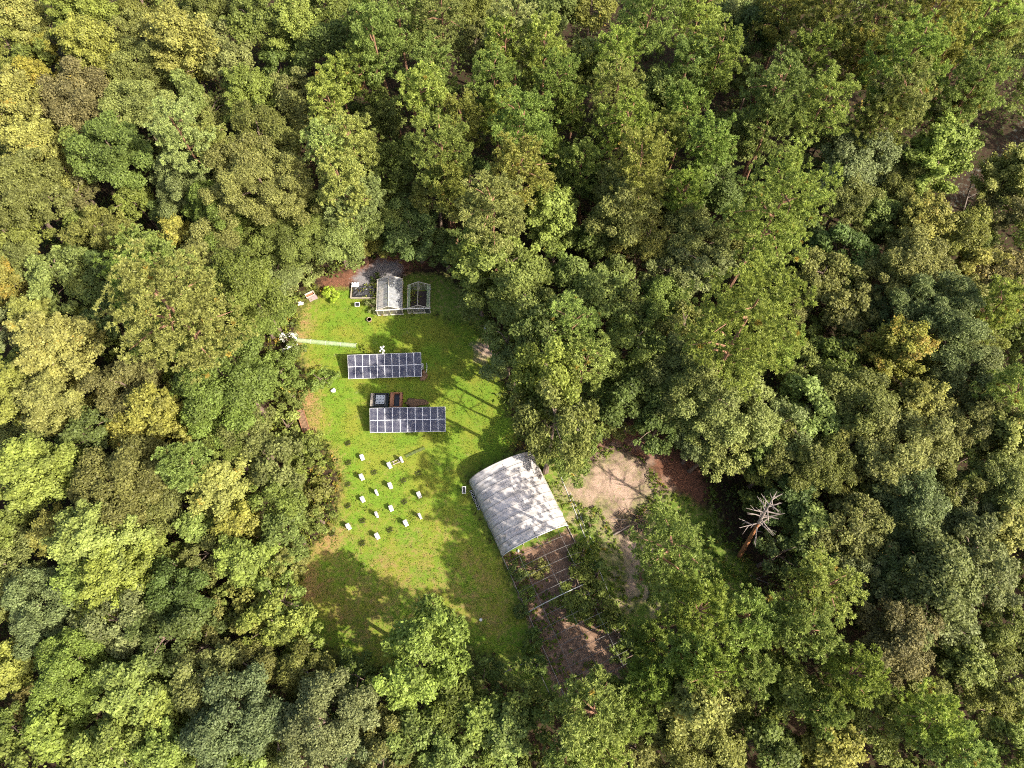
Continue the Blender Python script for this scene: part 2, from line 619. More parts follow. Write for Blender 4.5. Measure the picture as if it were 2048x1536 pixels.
def tree(px, py, rpx, kind, colour, hmul=1.0, lean=0.0):
    """A tree whose crown shows at pixel (px, py) with radius rpx in the photograph."""
    z = 9.0
    for _ in range(4):
        p = at(px, py, z)
        rad = 1.14 * rpx * depth(p) / FPX
        si = min(range(len(SIZES)), key=lambda i: abs(math.log(SIZES[i] / rad)))
        _, _, R0, H, zc = proto(kind, si, 0)
        s = rad / R0
        z = zc * s * hmul
    me, tr, R0, H, zc = proto(kind, si, R.randrange(5) if si < 4 else R.randrange(3))
    root = bpy.data.objects.new(KINDS[kind][2], None)
    COL.objects.link(root)
    root.location = (p[0], p[1], 0)
    root.rotation_euler = (R.gauss(0, 0.03), R.gauss(0, 0.03), R.uniform(0, 2 * math.pi))
    root.scale = (s * R.uniform(0.94, 1.06), s * R.uniform(0.94, 1.06), s * hmul)
    root.empty_display_size = 0.3
    c = bpy.data.objects.new("crown", me)
    t = bpy.data.objects.new("trunk", tr)
    for o in (c, t):
        COL.objects.link(o)
        o.parent = root
    base, turn, _w = PAL[colour]
    k = R.uniform(0.86, 1.14) * {"P": 1.62, "T": 1.75, "S": 1.4}.get(kind, 1.24)
    c.color = (base[0] * k * R.uniform(0.93, 1.07), base[1] * k, base[2] * k * R.uniform(0.85, 1.2), turn * R.uniform(0.5, 1.5))
    root["category"] = "shrub" if kind == "S" else "tree"
    TREES.append((px, py, colour, kind, root))
    PLACED.append((p[0], p[1], rad, z))
    return root


# ------------------------------------------------------------------ ground: what grows or lies where, from outlines measured in the photograph
def outline(px):
    return np.array([at(x, y)[:2] for x, y in px])


def sdf(P, poly):
    """Signed distance of points to a polygon, positive inside."""
    d = np.full(len(P), 1e9)
    inside = np.zeros(len(P), bool)
    n = len(poly)
    for i in range(n):
        a, b = poly[i], poly[(i + 1) % n]
        e = b - a
        w = P - a
        t = np.clip((w @ e) / (e @ e + 1e-12), 0, 1)
        d = np.minimum(d, np.linalg.norm(w - t[:, None] * e, axis=1))
        c = ((a[1] <= P[:, 1]) != (b[1] <= P[:, 1]))
        xs = a[0] + (P[:, 1] - a[1]) / (b[1] - a[1] + 1e-12) * e[0]
        inside ^= c & (P[:, 0] < xs)
    return np.where(inside, d, -d)


def wob(P, s, seed):
    """Cheap smooth noise, about -1..1."""
    g = np.random.default_rng(seed)
    out = np.zeros(len(P))
    for k in range(5):
        f = s * 1.7 ** k
        a, ph = g.uniform(0, 6.28), g.uniform(0, 6.28, 2)
        out += (np.sin(f * (P[:, 0] * math.cos(a) + P[:, 1] * math.sin(a)) + ph[0]) * np.sin(f * (-P[:, 0] * math.sin(a) + P[:, 1] * math.cos(a)) * 1.1 + ph[1])) / 1.35 ** k
    return out / 2.2


CLEAR = [(598, 600), (640, 552), (720, 525), (800, 518), (880, 548), (960, 600), (1000, 690), (1015, 790), (1035, 890), (1090, 920), (1180, 868), (1290, 868), (1390, 935),
         (1420, 985), (1440, 1080), (1500, 1130), (1500, 1190), (1420, 1210), (1330, 1230), (1270, 1290), (1270, 1390), (1110, 1410), (990, 1345), (880, 1300), (760, 1345),
         (690, 1340), (610, 1265), (588, 1190), (612, 1120), (668, 1040), (680, 960), (650, 890), (598, 850), (605, 760), (585, 690)]
LAWN = [(600, 612), (640, 585), (700, 580), (760, 630), (870, 628), (940, 650), (985, 720), (1010, 800), (1040, 885), (985, 930), (930, 950), (945, 1000), (1000, 1120), (1055, 1230),
        (1085, 1300), (1010, 1310), (880, 1290), (760, 1330), (690, 1335), (620, 1265), (590, 1200), (615, 1110), (668, 1040), (680, 960), (655, 890), (608, 860), (612, 760), (590, 690)]
SAND = [(1130, 985), (1190, 920), (1240, 900), (1290, 925), (1310, 985), (1270, 1030), (1300, 1090), (1290, 1190), (1250, 1200), (1240, 1110), (1200, 1020), (1150, 1010)]
SAND2 = [(945, 690), (990, 680), (990, 715), (955, 718)]
RED = [(1195, 860), (1290, 850), (1390, 930), (1420, 980), (1400, 1010), (1340, 980), (1300, 930), (1240, 885), (1180, 900)]
RED2 = [(640, 560), (690, 540), (830, 480), (860, 530), (740, 560), (660, 590)]
GRAVEL = [(715, 545), (760, 520), (800, 530), (800, 560), (750, 580), (705, 575)]
SOILBED = [(1008, 1112), (1142, 1060), (1275, 1345), (1190, 1400), (1110, 1385)]
PATHS = [(1850, 430), (1905, 360), (1975, 300), (2060, 215), (2060, 290), (1960, 390), (1900, 450)]
DRYTAN = [(600, 612), (640, 590), (610, 660), (610, 700), (640, 790), (640, 880), (685, 930), (690, 985), (670, 1050), (700, 1080), (650, 1130), (650, 1200), (610, 1215), (590, 1190), (612, 1120), (660, 1040), (672, 960), (640, 890), (598, 850), (600, 760), (583, 690)]
POLY = {k: outline(v) for k, v in dict(clear=CLEAR, lawn=LAWN, sand=SAND, sand2=SAND2, red=RED, red2=RED2, gravel=GRAVEL, soil=SOILBED, path=PATHS, dry=DRYTAN).items()}


def soft(d, w):
    return np.clip(d / w * 0.5 + 0.5, 0, 1)


def weights(P):
    n1, n2 = wob(P, 0.5, 1), wob(P, 1.1, 2)
    W = {}
    lw = sdf(P, POLY["lawn"])
    W["grass"] = soft(lw + 0.7 * n1, 1.6)
    W["dry"] = np.clip(soft(sdf(P, POLY["dry"]) + 0.8 * n2, 2.6) * (0.75 + 0.4 * n1), 0, 1)
    low = soft(P[:, 1] * -1 - 17 + 4 * n1, 9) * soft(lw, 3)
    W["dry"] = np.maximum(W["dry"], np.clip(low * (0.36 + 0.16 * n2), 0, 1))
    W["sand"] = np.maximum(0.85 * soft(sdf(P, POLY["sand"]) + 1.6 * n2, 4.5), soft(sdf(P, POLY["sand2"]) + 0.5 * n2, 1.0))
    W["red"] = np.maximum(soft(sdf(P, POLY["red"]) + 0.9 * n1, 2.0), soft(sdf(P, POLY["red2"]) + 0.8 * n1, 2.2))
    W["grav"] = np.maximum(soft(sdf(P, POLY["gravel"]) + 0.6 * n1, 1.4), 0.28 * soft(sdf(P, POLY["path"]) + 0.8 * n1, 2.0))
    W["soil"] = soft(sdf(P, POLY["soil"]) + 0.25 * n2, 0.6)
    cl = soft(sdf(P, POLY["clear"]) + 0.6 * n1, 2.0)
    W["weed"] = np.clip(cl - W["grass"] - W["sand"] - W["red"] - W["grav"], 0, 1)
    return W


def ground_material():
    m, n, l, b = mat("ground_cover")
    geo = n.new("ShaderNodeNewGeometry")

    def noise(scale, detail=6, stretch=None, rot=0.0):
        src = geo.outputs["Position"]
        if stretch:
            mp = n.new("ShaderNodeMapping")
            mp.inputs["Rotation"].default_value = (0, 0, rot)
            mp.inputs["Scale"].default_value = stretch
            l.new(src, mp.inputs[0])
            src = mp.outputs[0]
        t = n.new("ShaderNodeTexNoise")
        t.inputs["Scale"].default_value = scale
        t.inputs["Detail"].default_value = detail
        t.inputs["Roughness"].default_value = 0.68
        l.new(src, t.inputs["Vector"])
        return t.outputs["Fac"]

    def ramp(fac, *stops):
        r = n.new("ShaderNodeValToRGB")
        e = r.color_ramp.elements
        while len(e) < len(stops):
            e.new(0.5)
        for k, (p, c) in enumerate(stops):
            e[k].position = p
            e[k].color = (*c, 1)
        l.new(fac, r.inputs[0])
        return r.outputs[0]

    def mix(fac, a, c):
        x = n.new("ShaderNodeMix")
        x.data_type = 'RGBA'
        l.new(fac, x.inputs[0])
        l.new(a, x.inputs[6])
        l.new(c, x.inputs[7])
        return x.outputs[2]

    def attr(nm):
        a = n.new("ShaderNodeAttribute")
        a.attribute_name = nm
        return a.outputs["Fac"]

    def breakup(fac, nz, gain=2.2):
        """Roughen a soft mask with noise."""
        s = n.new("ShaderNodeMath")
        s.operation = 'SUBTRACT'
        l.new(nz, s.inputs[0])
        s.inputs[1].default_value = 0.5
        a = n.new("ShaderNodeMath")
        a.operation = 'MULTIPLY_ADD'
        l.new(s.outputs[0], a.inputs[0])
        a.inputs[1].default_value = 1.6
        l.new(fac, a.inputs[2])
        r = n.new("ShaderNodeMapRange")
        r.inputs[1].default_value = 0.5 - 0.5 / gain
        r.inputs[2].default_value = 0.5 + 0.5 / gain
        l.new(a.outputs[0], r.inputs[0])
        return r.outputs[0]

    fine, mid, big = noise(9, 8), noise(1.6, 7), noise(0.22, 5)
    streak = noise(1.0, 6, (0.45, 2.6, 1), math.radians(-27))
    floor = ramp(mid, (0.3, (0.028, 0.018, 0.012)), (0.5, (0.048, 0.030, 0.019)), (0.62, (0.038, 0.046, 0.016)), (0.78, (0.085, 0.050, 0.031)))
    g1 = ramp(fine, (0.25, (0.098, 0.172, 0.016)), (0.5, (0.128, 0.212, 0.020)), (0.72, (0.170, 0.246, 0.030)))
    g2 = ramp(fine, (0.25, (0.148, 0.176, 0.020)), (0.5, (0.188, 0.212, 0.026)), (0.72, (0.235, 0.240, 0.046)))
    tan = ramp(fine, (0.25, (0.200, 0.120, 0.046)), (0.5, (0.300, 0.185, 0.080)), (0.75, (0.380, 0.260, 0.130)))
    grass = mix(ramp(big, (0.42, (0, 0, 0)), (0.60, (1, 1, 1))), g1, g2)
    grass = mix(ramp(streak, (0.58, (0, 0, 0)), (0.74, (0.5, 0.5, 0.5))), grass, tan)
    grass = mix(breakup(attr("dry"), mid, 1.8), grass, tan)
    weed = ramp(mid, (0.3, (0.075, 0.130, 0.018)), (0.5, (0.130, 0.190, 0.028)), (0.62, (0.220, 0.190, 0.070)), (0.75, (0.330, 0.230, 0.140)))
    sand = ramp(fine, (0.28, (0.220, 0.140, 0.098)), (0.5, (0.390, 0.270, 0.200)), (0.72, (0.560, 0.430, 0.345)))
    red = ramp(fine, (0.28, (0.085, 0.040, 0.026)), (0.5, (0.170, 0.075, 0.045)), (0.75, (0.300, 0.165, 0.105)))
    grav = ramp(fine, (0.25, (0.130, 0.120, 0.125)), (0.5, (0.210, 0.195, 0.200)), (0.75, (0.310, 0.290, 0.285)))
    soil = ramp(mid, (0.28, (0.105, 0.068, 0.045)), (0.5, (0.225, 0.138, 0.092)), (0.72, (0.400, 0.265, 0.180)))
    col = mix(breakup(attr("weed"), mid), floor, weed)
    col = mix(breakup(attr("red"), mid), col, red)
    col = mix(breakup(attr("grav"), mid), col, grav)
    col = mix(breakup(attr("grass"), mid), col, grass)
    col = mix(breakup(attr("sand"), noise(0.55, 9), 1.6), col, mix(ramp(noise(2.3, 7), (0.56, (0, 0, 0)), (0.68, (1, 1, 1))), sand, weed))
    col = mix(breakup(attr("soil"), mid, 3), col, soil)
    l.new(col, b.inputs["Base Color"])
    b.inputs["Roughness"].default_value = 0.95
    b.inputs["Specular IOR Level"].default_value = 0.1
    bp = n.new("ShaderNodeBump")
    bp.inputs["Strength"].default_value = 0.8
    bp.inputs["Distance"].default_value = 0.12
    l.new(fine, bp.inputs["Height"])
    l.new(bp.outputs[0], b.inputs["Normal"])
    return m


M["ground"] = ground_material()


def sheet(name, xs, ys, z, keep=None):
    X, Y = np.meshgrid(xs, ys, indexing="ij")
    P = np.stack([X.ravel(), Y.ravel()], 1)
    W = weights(P)
    nx, ny = len(xs), len(ys)
    I = np.arange(nx * ny).reshape(nx, ny)
    F = np.stack([I[:-1, :-1].ravel(), I[1:, :-1].ravel(), I[1:, 1:].ravel(), I[:-1, 1:].ravel()], 1)
    if keep is not None:
        k = keep(P)
        F = F[k[F].any(axis=1)]
    hgt = z + 0.05 * wob(P, 0.35, 5) * (1 if keep is None else 0)
    if keep is None:
        hgt = np.where(sdf(P, POLY["clear"]) > -3, z, hgt - 0.05)
    used = np.unique(F)
    remap = np.zeros(nx * ny, int)
    remap[used] = np.arange(len(used))
    me = bpy.data.meshes.new(name)
    me.from_pydata(np.column_stack([P, hgt])[used].tolist(), [], remap[F].tolist())
    for nm, w in W.items():
        a = me.attributes.new(nm, 'FLOAT', 'POINT')
        a.data.foreach_set("value", w[used].astype(np.float32))
    me.materials.append(M["ground"])
    o = bpy.data.objects.new(name, me)
    COL.objects.link(o)
    return tag(o, kind="structure")


far = [-1500, -600, -250, -140]
sheet("ground", np.array(far + list(np.arange(-100, 100.1, 0.8)) + [140, 250, 600, 1500]), np.array([-1500, -600, -250, -110] + list(np.arange(-70, 100.1, 0.8)) + [140, 250, 600, 1500]), 0.0)
sheet("lawn", np.arange(-48, 12, 0.4), np.arange(-45, 22, 0.4), 0.03, lambda P: sdf(P, POLY["lawn"]) > -1.5)
# ------------------------------------------------------------------ solar arrays
def make_array(pxc, rz, label):
    c = at(pxc[0], pxc[1], 1.75)
    t = empty("solar_array", (c[0], c[1], 0), label, "solar array", rz, "ground-mounted solar arrays on the lawn")
    tl = math.radians(22)
    ct, st = math.cos(tl), math.sin(tl)
    pw, pl, zc = 1.0, 1.65, 1.75

    def pos(u, v, w=0.0):                       # along the row, up the slope, off the face
        return Vector((u, v * ct - w * st, zc + v * st + w * ct))
    for i in range(10):
        for j in range(2):
            u0 = (i - 5) * (pw + 0.012)
            v0 = (j - 1) * (pl + 0.012) + 0.006
            me = bpy.data.meshes.new("solar_panel")
            q = [pos(u0 + 0.031, v0 + 0.031, 0.03), pos(u0 + pw - 0.031, v0 + 0.031, 0.03), pos(u0 + pw - 0.031, v0 + pl - 0.031, 0.03), pos(u0 + 0.031, v0 + pl - 0.031, 0.03)]
            k = [pos(u0 + 0.031, v0 + 0.031, 0.0), pos(u0 + pw - 0.031, v0 + 0.031, 0.0), pos(u0 + pw - 0.031, v0 + pl - 0.031, 0.0), pos(u0 + 0.031, v0 + pl - 0.031, 0.0)]
            me.from_pydata([tuple(p) for p in q + k], [], [(0, 1, 2, 3), (7, 6, 5, 4), (0, 4, 5, 1), (1, 5, 6, 2), (2, 6, 7, 3), (3, 7, 4, 0)])
            uv = me.uv_layers.new(name="cells")
            ox, oy = 40 * i, 40 * j
            for li, (a, b2) in zip(range(4), ((0, 0), (6, 0), (6, 10), (0, 10))):
                uv.data[li].uv = (a + ox, b2 + oy)
            me.materials.append(M["solar"])
            p = bpy.data.objects.new("solar_panel", me)
            COL.objects.link(p)
            p.parent = t
            f = MB()
            for (a0, a1, b0, b1) in ((0, pw, 0, 0.035), (0, pw, pl - 0.035, pl), (0, 0.035, 0.035, pl - 0.035), (pw - 0.035, pw, 0.035, pl - 0.035)):
                P8 = [pos(u0 + a, v0 + b2, w) for w in (-0.004, 0.04) for a, b2 in ((a0, b0), (a1, b0), (a1, b1), (a0, b1))]
                kk = len(f.v)
                f.v += [tuple(x) for x in P8]
                f.f += [tuple(kk + x for x in q4) for q4 in ((3, 2, 1, 0), (4, 5, 6, 7), (0, 1, 5, 4), (1, 2, 6, 5), (2, 3, 7, 6), (3, 0, 4, 7))]
            f.build("frame", M["alu"], p)
    for v in (-1.25, -0.42, 0.42, 1.25):
        MB().tube([pos(-5.0, v, -0.05), pos(5.02, v, -0.05)], 0.035, 4).build("rail", M["steel"], t)
    for u in (-4.6, -2.3, 0.0, 2.3, 4.6):
        for v in (-1.1, 1.1):
            e = pos(u, v, -0.09)
            MB().tube([(e.x, e.y, -0.1), tuple(e)], 0.045, 6).build("post", M["steel"], t)
        MB().tube([pos(u, -1.5, -0.11), pos(u, 1.5, -0.11)], 0.035, 4).build("cross_beam", M["steel"], t)
    return t


make_array((769.5, 731.5), math.radians(2.2), "solar array beside the white gourd pole, nearer to the greenhouses")
make_array((815.5, 839.5), math.radians(1.1), "solar array nearer to the white beehives, two dark bins behind it")


def small_panel(px, py, w, h, rz, label):
    c = at(px, py, 0.75)
    t = empty("small_solar_panel", (c[0], c[1], 0), label, "solar panel", rz, "small lone solar panels")
    tl = math.radians(25)
    MB().box((0, 0, 0.78), (w, h, 0.03), 0, tl).build("cell_face", M["black"], t)
    f = MB()
    mtx = Matrix.Rotation(tl, 3, 'X')
    for (x, y, sx, sy) in ((0, h / 2, w + 0.1, 0.06), (0, -h / 2, w + 0.1, 0.06), (w / 2 + 0.02, 0, 0.06, h - 0.06), (-w / 2 - 0.02, 0, 0.06, h - 0.06)):
        f.box(Vector((0, 0, 0.78)) + mtx @ Vector((x, y, 0.005)), (sx, sy, 0.05), 0, tl)
    f.build("frame", M["white_paint"], t)
    MB().tube([(0, 0, -0.1), (0, 0, 0.76)], 0.035).build("post", M["steel"], t)
    return t


small_panel(714.5, 609, 0.58, 0.52, 0.0, "small square solar panel in front of the black tarp bed")
small_panel(928, 980, 0.40, 0.85, 0.0, "small upright solar panel beside the white hoop house")


# ------------------------------------------------------------------ greenhouses
def gable_house(name, label, corners, eave, ridge, roof_mats, full_roof, wall_mat):
    """corners: pixels of the eave corners front-left, front-right, back-right, back-left."""
    P = [at(x, y, eave) for x, y in corners]
    c = sum(P) / 4
    ax = norm((P[1] - P[0]) + (P[2] - P[3]))
    w = (np.linalg.norm(P[1] - P[0]) + np.linalg.norm(P[2] - P[3])) / 2
    d = (np.linalg.norm(P[3] - P[0]) + np.linalg.norm(P[2] - P[1])) / 2
    t = empty(name, (c[0], c[1], 0), label, "greenhouse", math.atan2(ax[1], ax[0]), "greenhouses by the gravel yard")
    hw, hd = w / 2, d / 2
    o = 0.06
    for sx, nm in ((-1, 0), (1, 1)):
        if full_roof:
            q = MB()
            a, b = Vector((sx * (hw + o), -hd - o, eave - 0.02)), Vector((0, -hd - o, ridge))
            a2, b2 = Vector((sx * (hw + o), hd + o, eave - 0.02)), Vector((0, hd + o, ridge))
            nn = 6
            q.grid([[a.lerp(b, i / nn).lerp(a2.lerp(b2, i / nn), j / 8) + Vector((0, 0, 0.012 * math.sin(j * 2.1 + i))) for j in range(9)] for i in range(nn + 1)])
            rp = q.build("roof_panel", roof_mats[nm], t)
            for k in range(6):
                y = -hd + (k + 0.5) * d / 6
                MB().tube([(sx * hw, y, eave + 0.03), (0, y, ridge + 0.04)], 0.018, 4).build("rafter", M["steel"], rp)
        for y in (-hd, hd):
            MB().tube([(sx * (hw + o), y, eave), (0, y, ridge + 0.03)], 0.05, 4).build("verge_bar", M["pale_wood"], t)
        MB().tube([(sx * hw, -hd, eave), (sx * hw, hd, eave)], 0.05, 4).build("eave_bar", M["pale_wood"], t)
        s = MB()
        s.quad((sx * hw, -hd, 0.03), (sx * hw, hd, 0.03), (sx * hw, hd, eave), (sx * hw, -hd, eave))
        s.build("side_wall", wall_mat, t)
        for y in (-hd, hd):
            MB().box((sx * hw, y, eave / 2), (0.09, 0.09, eave)).build("corner_post", M["pale_wood"], t)
    MB().tube([(0, -hd - o, ridge + 0.03), (0, hd + o, ridge + 0.03)], 0.045, 4).build("ridge_bar", M["pale_wood"], t)
    for y in (-hd, hd):
        g = MB()
        g.quad((-hw, y, 0.03), (hw, y, 0.03), (hw, y, eave), (0, y, ridge - 0.02), (-hw, y, eave))
        g.build("end_wall", wall_mat, t)
        for x in (-hw * 0.5, 0, hw * 0.5):
            MB().box((x, y, (eave + 0.3) / 2), (0.05, 0.05, eave + 0.3)).build("stud", M["pale_wood"], t)
    MB().box((0, -hd - 0.03, eave), (w + 0.25, 0.10, 0.12)).build("front_beam", M["white_paint"], t)
    MB().box((0, -hd - 0.02, 0.06), (w + 0.1, 0.12, 0.12)).build("sill_beam", M["pale_wood"], t)
    return t, hw, hd


gh, hw, hd = gable_house("greenhouse", "gabled greenhouse with a pale polycarbonate roof shining on one slope",
                         ((753, 620.5), (803.5, 618.5), (804.5, 557), (754.5, 559.5)), 1.55, 2.6, (M["polycarb"], M["polycarb"]), True, M["glass"])
MB().box((-hw + 0.45, 0.1, 0.75), (0.7, 2 * hd - 0.8, 0.06)).box((-hw + 0.45, -hd + 0.7, 0.37), (0.6, 0.06, 0.7)).box((-hw + 0.45, hd - 0.7, 0.37), (0.6, 0.06, 0.7)).build("bench", M["grey_wood"], gh)
MB().box((0, 0, 0.02), (2 * hw - 0.1, 2 * hd - 0.1, 0.03)).build("floor_mat", M["dark_soil"], gh)
g2, hw2, hd2 = gable_house("open_greenhouse", "open gabled greenhouse frame without roof panels, dark bed inside",
                           ((815.5, 617), (860.5, 616), (858.5, 569.5), (815, 570.5)), 1.45, 2.35, (M["glass"], M["glass"]), False, M["glass"])
MB().box((0, 0, 0.03), (2 * hw2 - 0.5, 2 * hd2 - 0.5, 0.05)).build("dark_bed", M["dark_soil"], g2)
for sx in (-1, 1):
    MB().quad((sx * hw2, -hd2, 1.44), (sx * (hw2 - 0.42), -hd2, 1.70), (sx * (hw2 - 0.42), hd2, 1.70), (sx * hw2, hd2, 1.44)).build("roof_strip", M["net"], g2)
MB().box((hw2 - 0.35, -hd2 - 0.05, 0.72), (0.6, 0.04, 1.2)).build("door", M["dark_steel"], g2)
MB().box((-hw2 - 0.42, -hd2 - 0.03, 1.42), (0.75, 0.08, 0.10)).build("link_beam", M["white_paint"], g2)

# black tarp bed with a white sheet on one corner
c = at(728, 584)
t = empty("tarp_covered_bed", (c[0], c[1], 0), "black tarp over a low bed left of the greenhouse, white sheet on its corner", "covered bed")
g = np.random.default_rng(3)
L_, W_ = 3.5, 2.2
nz = g.normal(size=(15, 11))
nz = (nz + np.roll(nz, 1, 0) + np.roll(nz, 1, 1) + np.roll(nz, -1, 0)) / 3
MB().grid([[(-L_ / 2 + L_ * i / 14, -W_ / 2 + W_ * j / 10, (0.38 if 0 < i < 14 and 0 < j < 10 else 0.02) + 0.11 * nz[i, j] * (0 < i < 14 and 0 < j < 10)) for j in range(11)] for i in range(15)]).build("tarp", M["tarp"], t)
MB().box((-L_ / 2 - 0.06, 0, 0.2), (0.1, W_ + 0.2, 0.4)).box((0, -W_ / 2 - 0.06, 0.18), (L_, 0.1, 0.36)).build("bed_frame", M["grey_wood"], t)
MB().grid([[(-L_ / 2 - 0.05 + 1.1 * i / 5, W_ / 2 - 0.55 + 0.75 * j / 4, 0.50 + 0.06 * math.sin(3 * i + 2 * j)) for j in range(5)] for i in range(6)]).build("white_sheet", M["white_paint"], t)

# cold frame with its lid slid off, white sack, bucket
c = at(621, 591)
t = empty("cold_frame", (c[0], c[1], 0), "open white-edged cold frame box with its lid slid off", "cold frame", math.radians(29))
f = MB()
for (x, y, sx, sy) in ((0, 0.33, 1.35, 0.08), (0, -0.33, 1.35, 0.08), (0.635, 0, 0.08, 0.58), (-0.635, 0, 0.08, 0.58)):
    f.box((x, y, 0.2), (sx, sy, 0.4))
f.build("box_wall", M["pale_wood"], t)
MB().box((0, 0, 0.08), (1.18, 0.56, 0.16)).build("soil_fill", M["red_wood"], t)
MB().box((0.15, -0.72, 0.22), (1.25, 0.72, 0.05), 0, math.radians(20)).build("lid", M["mauve"], t)


def lumpy(name, c, rx, ry, rz_, material, seed, label, cat, amp=0.25, z0=None):
    g = np.random.default_rng(seed)
    mb = MB()
    n, m_ = 18, 10
    ph = g.uniform(0, 6, 6)
    rows = []
    for i in range(m_ + 1):
        th = math.pi * i / m_
        row = []
        for j in range(n + 1):
            a = 2 * math.pi * (j % n) / n
            k = 1 + amp * (math.sin(3 * a + ph[0] + 2 * th) * math.sin(2 * th + ph[1]) + 0.6 * math.sin(5 * a + ph[2]) * math.sin(th * 3 + ph[3]))
            row.append((rx * k * math.sin(th) * math.cos(a), ry * k * math.sin(th) * math.sin(a), max(-0.03, rz_ * (0.75 + k * math.cos(th)))))
        rows.append(row)
    mb.grid(rows)
    o = mb.build(name, material, None, True)
    o.location = (c[0], c[1], 0)
    return tag(o, label, cat)


lumpy("white_sack", at(601.5, 608), 0.42, 0.36, 0.22, M["white_paint"], 5, "crumpled white sack lying beside the cold frame", "sack", 0.35)
lumpy("pale_rock", at(667, 782), 0.36, 0.30, 0.24, M["stone"], 8, "single pale rock on the grass left of the solar arrays", "rock", 0.2)
c = at(739.5, 641.5)
t = empty("tub", (c[0], c[1], 0), "small brown tub alone on the grass below the greenhouse", "tub")
MB().lathe([(0.27, 0), (0.33, 0.42), (0.29, 0.42), (0.26, 0.12), (0.0, 0.12)]).build("tub_body", M["red_wood"], t)
MB().lathe([(0.36, 0.40), (0.36, 0.45), (0.31, 0.45), (0.31, 0.40)]).build("tub_rim", M["grey_wood"], t)


# low net tunnels
def tunnel(p0, p1, width, height, n, net, bar, name, label, group=None):
    a, b = at(*p0), at(*p1)
    d = b - a
    L = np.linalg.norm(d)
    t = empty(name, (a[0], a[1], 0), label, "net tunnel", math.atan2(d[1], d[0]), group)
    arc = lambda x, k, s=1.0: (x, -width / 2 * math.cos(math.pi * k) * s, height * math.sin(math.pi * k) ** 0.7 * s + 0.02)
    MB().grid([[arc(L * i / 20, k / 8) for k in range(9)] for i in range(21)]).build("net", net, t)
    for i in range(n):
        MB().tube([arc(L * i / (n - 1), k / 8, 1.02) for k in range(9)], 0.022, 5).build("hoop", bar, t)
    return t


tunnel((592, 681), (713, 692), 0.62, 0.45, 5, M["net"], M["pvc"], "net_tunnel", "long low tunnel of pale netting on white hoops across the grass")
tunnel((812, 912.5), (848.5, 896), 0.42, 0.30, 5, M["dark_net"], M["dark_steel"], "net_tunnel", "short low tunnel of dark netting near the beehives")

# gourd pole
c = at(775, 722)
t = empty("gourd_pole", (c[0], c[1], 0), "tall pole with a cluster of white gourd birdhouses behind the solar array", "bird pole")
MB().tube([(0, 0, -0.1), (0, 0, 3.9)], 0.035).build("pole", M["steel"], t)
for k, (x, y, z) in enumerate(((-0.35, 0.3, 3.75), (0.0, 0.45, 3.7), (-0.42, -0.15, 3.6), (-0.15, 0.0, 3.95), (0.1, -0.1, 3.6), (-0.05, -0.45, 3.45))):
    MB().tube([(0, 0, 3.85), (x * 0.6, y * 0.6, 4.05), (x, y, z + 0.2)], 0.014, 4).build("arm", M["alu"], t)
    gd = MB()
    prof = [(0.0, -0.15), (0.09, -0.13), (0.14, -0.05), (0.145, 0.02), (0.11, 0.1), (0.05, 0.17), (0.03, 0.22)]
    gd.lathe(prof, (x, y, z), 12)
    gd.build("gourd", M["white_paint"], t, True)

# equipment at the end of the first array
c = at(850, 738)
t = empty("equipment_box", (c[0], c[1], 0), "grey equipment box with a coiled pipe at the end of a solar array", "equipment box")
MB().box((-0.25, 0.1, 0.65), (0.22, 0.6, 0.8)).build("enclosure", M["grey_box"], t)
MB().tube([(-0.25, 0.1, -0.1), (-0.25, 0.1, 1.1)], 0.04).build("post", M["steel"], t)
MB().tube([(0.15 + 0.18 * math.cos(a), 0.75 * math.sin(a), 0.35 + 0.2 * math.cos(a)) for a in np.linspace(-1.4, 1.4, 12)], 0.05, 6).build("pipe_coil", M["pvc"], t)
lumpy("soil_heap", at(847, 752), 0.5, 0.8, 0.25, M["soil"], 21, "low brown soil heap below the equipment box", "soil heap", 0.3)

# bins behind the second array
c = at(760, 803)
t = empty("raft_trough", (c[0], c[1], 0), "dark open trough with a grey board pierced by round holes inside", "trough")
f = MB()
for (x, y, sx, sy) in ((0, 0.95, 2.5, 0.08), (0, -0.95, 2.5, 0.08), (1.21, 0, 0.08, 1.82), (-1.21, 0, 0.08, 1.82)):
    f.box((x, y, 0.32), (sx, sy, 0.64))
f.build("trough_wall", M["black"], t)
MB().box((0, 0, 0.1), (2.34, 1.82, 0.2)).build("trough_floor", M["dark_steel"], t)
MB().box((-1.02, 0, 0.66), (0.34, 1.95, 0.04)).build("side_shelf", M["grey_wood"], t)
MB().box((-0.72, 0, 0.60), (0.05, 1.8, 0.06)).box((0.85, 0, 0.60), (0.05, 1.8, 0.06)).build("cross_rail", M["steel"], t)
bd = MB().box((0.1, 0.1, 0.50), (1.2, 1.35, 0.06)).build("raft_board", M["foam"], t)
for i in range(3):
    for j in range(3):
        MB().lathe([(0.075, 0.0), (0.075, 0.012)], (0.1 + (i - 1) * 0.42, 0.1 + (j - 1) * 0.48, 0.531), 10).build("planting_hole", M["black"], bd)
c = at(793, 802)
t = empty("wooden_bin", (c[0], c[1], 0), "open reddish wooden bin with a dark hollow, beside the raft trough", "bin")
f = MB()
f.box((-0.62, 0, 0.5), (0.5, 2.0, 0.08), 0).box((0.70, 0, 0.5), (0.32, 2.0, 0.08))
f.build("top_board", M["red_wood"], t)
f = MB()
for (x, y, sx, sy) in ((-0.84, 0, 0.08, 2.1), (0.84, 0, 0.08, 2.1), (0, 1.02, 1.6, 0.08), (0, -1.02, 1.6, 0.08), (-0.36, 0, 0.06, 1.96), (0.52, 0, 0.06, 1.96)):
    f.box((x, y, 0.27), (sx, sy, 0.54))
f.build("bin_wall", M["red_wood"], t)
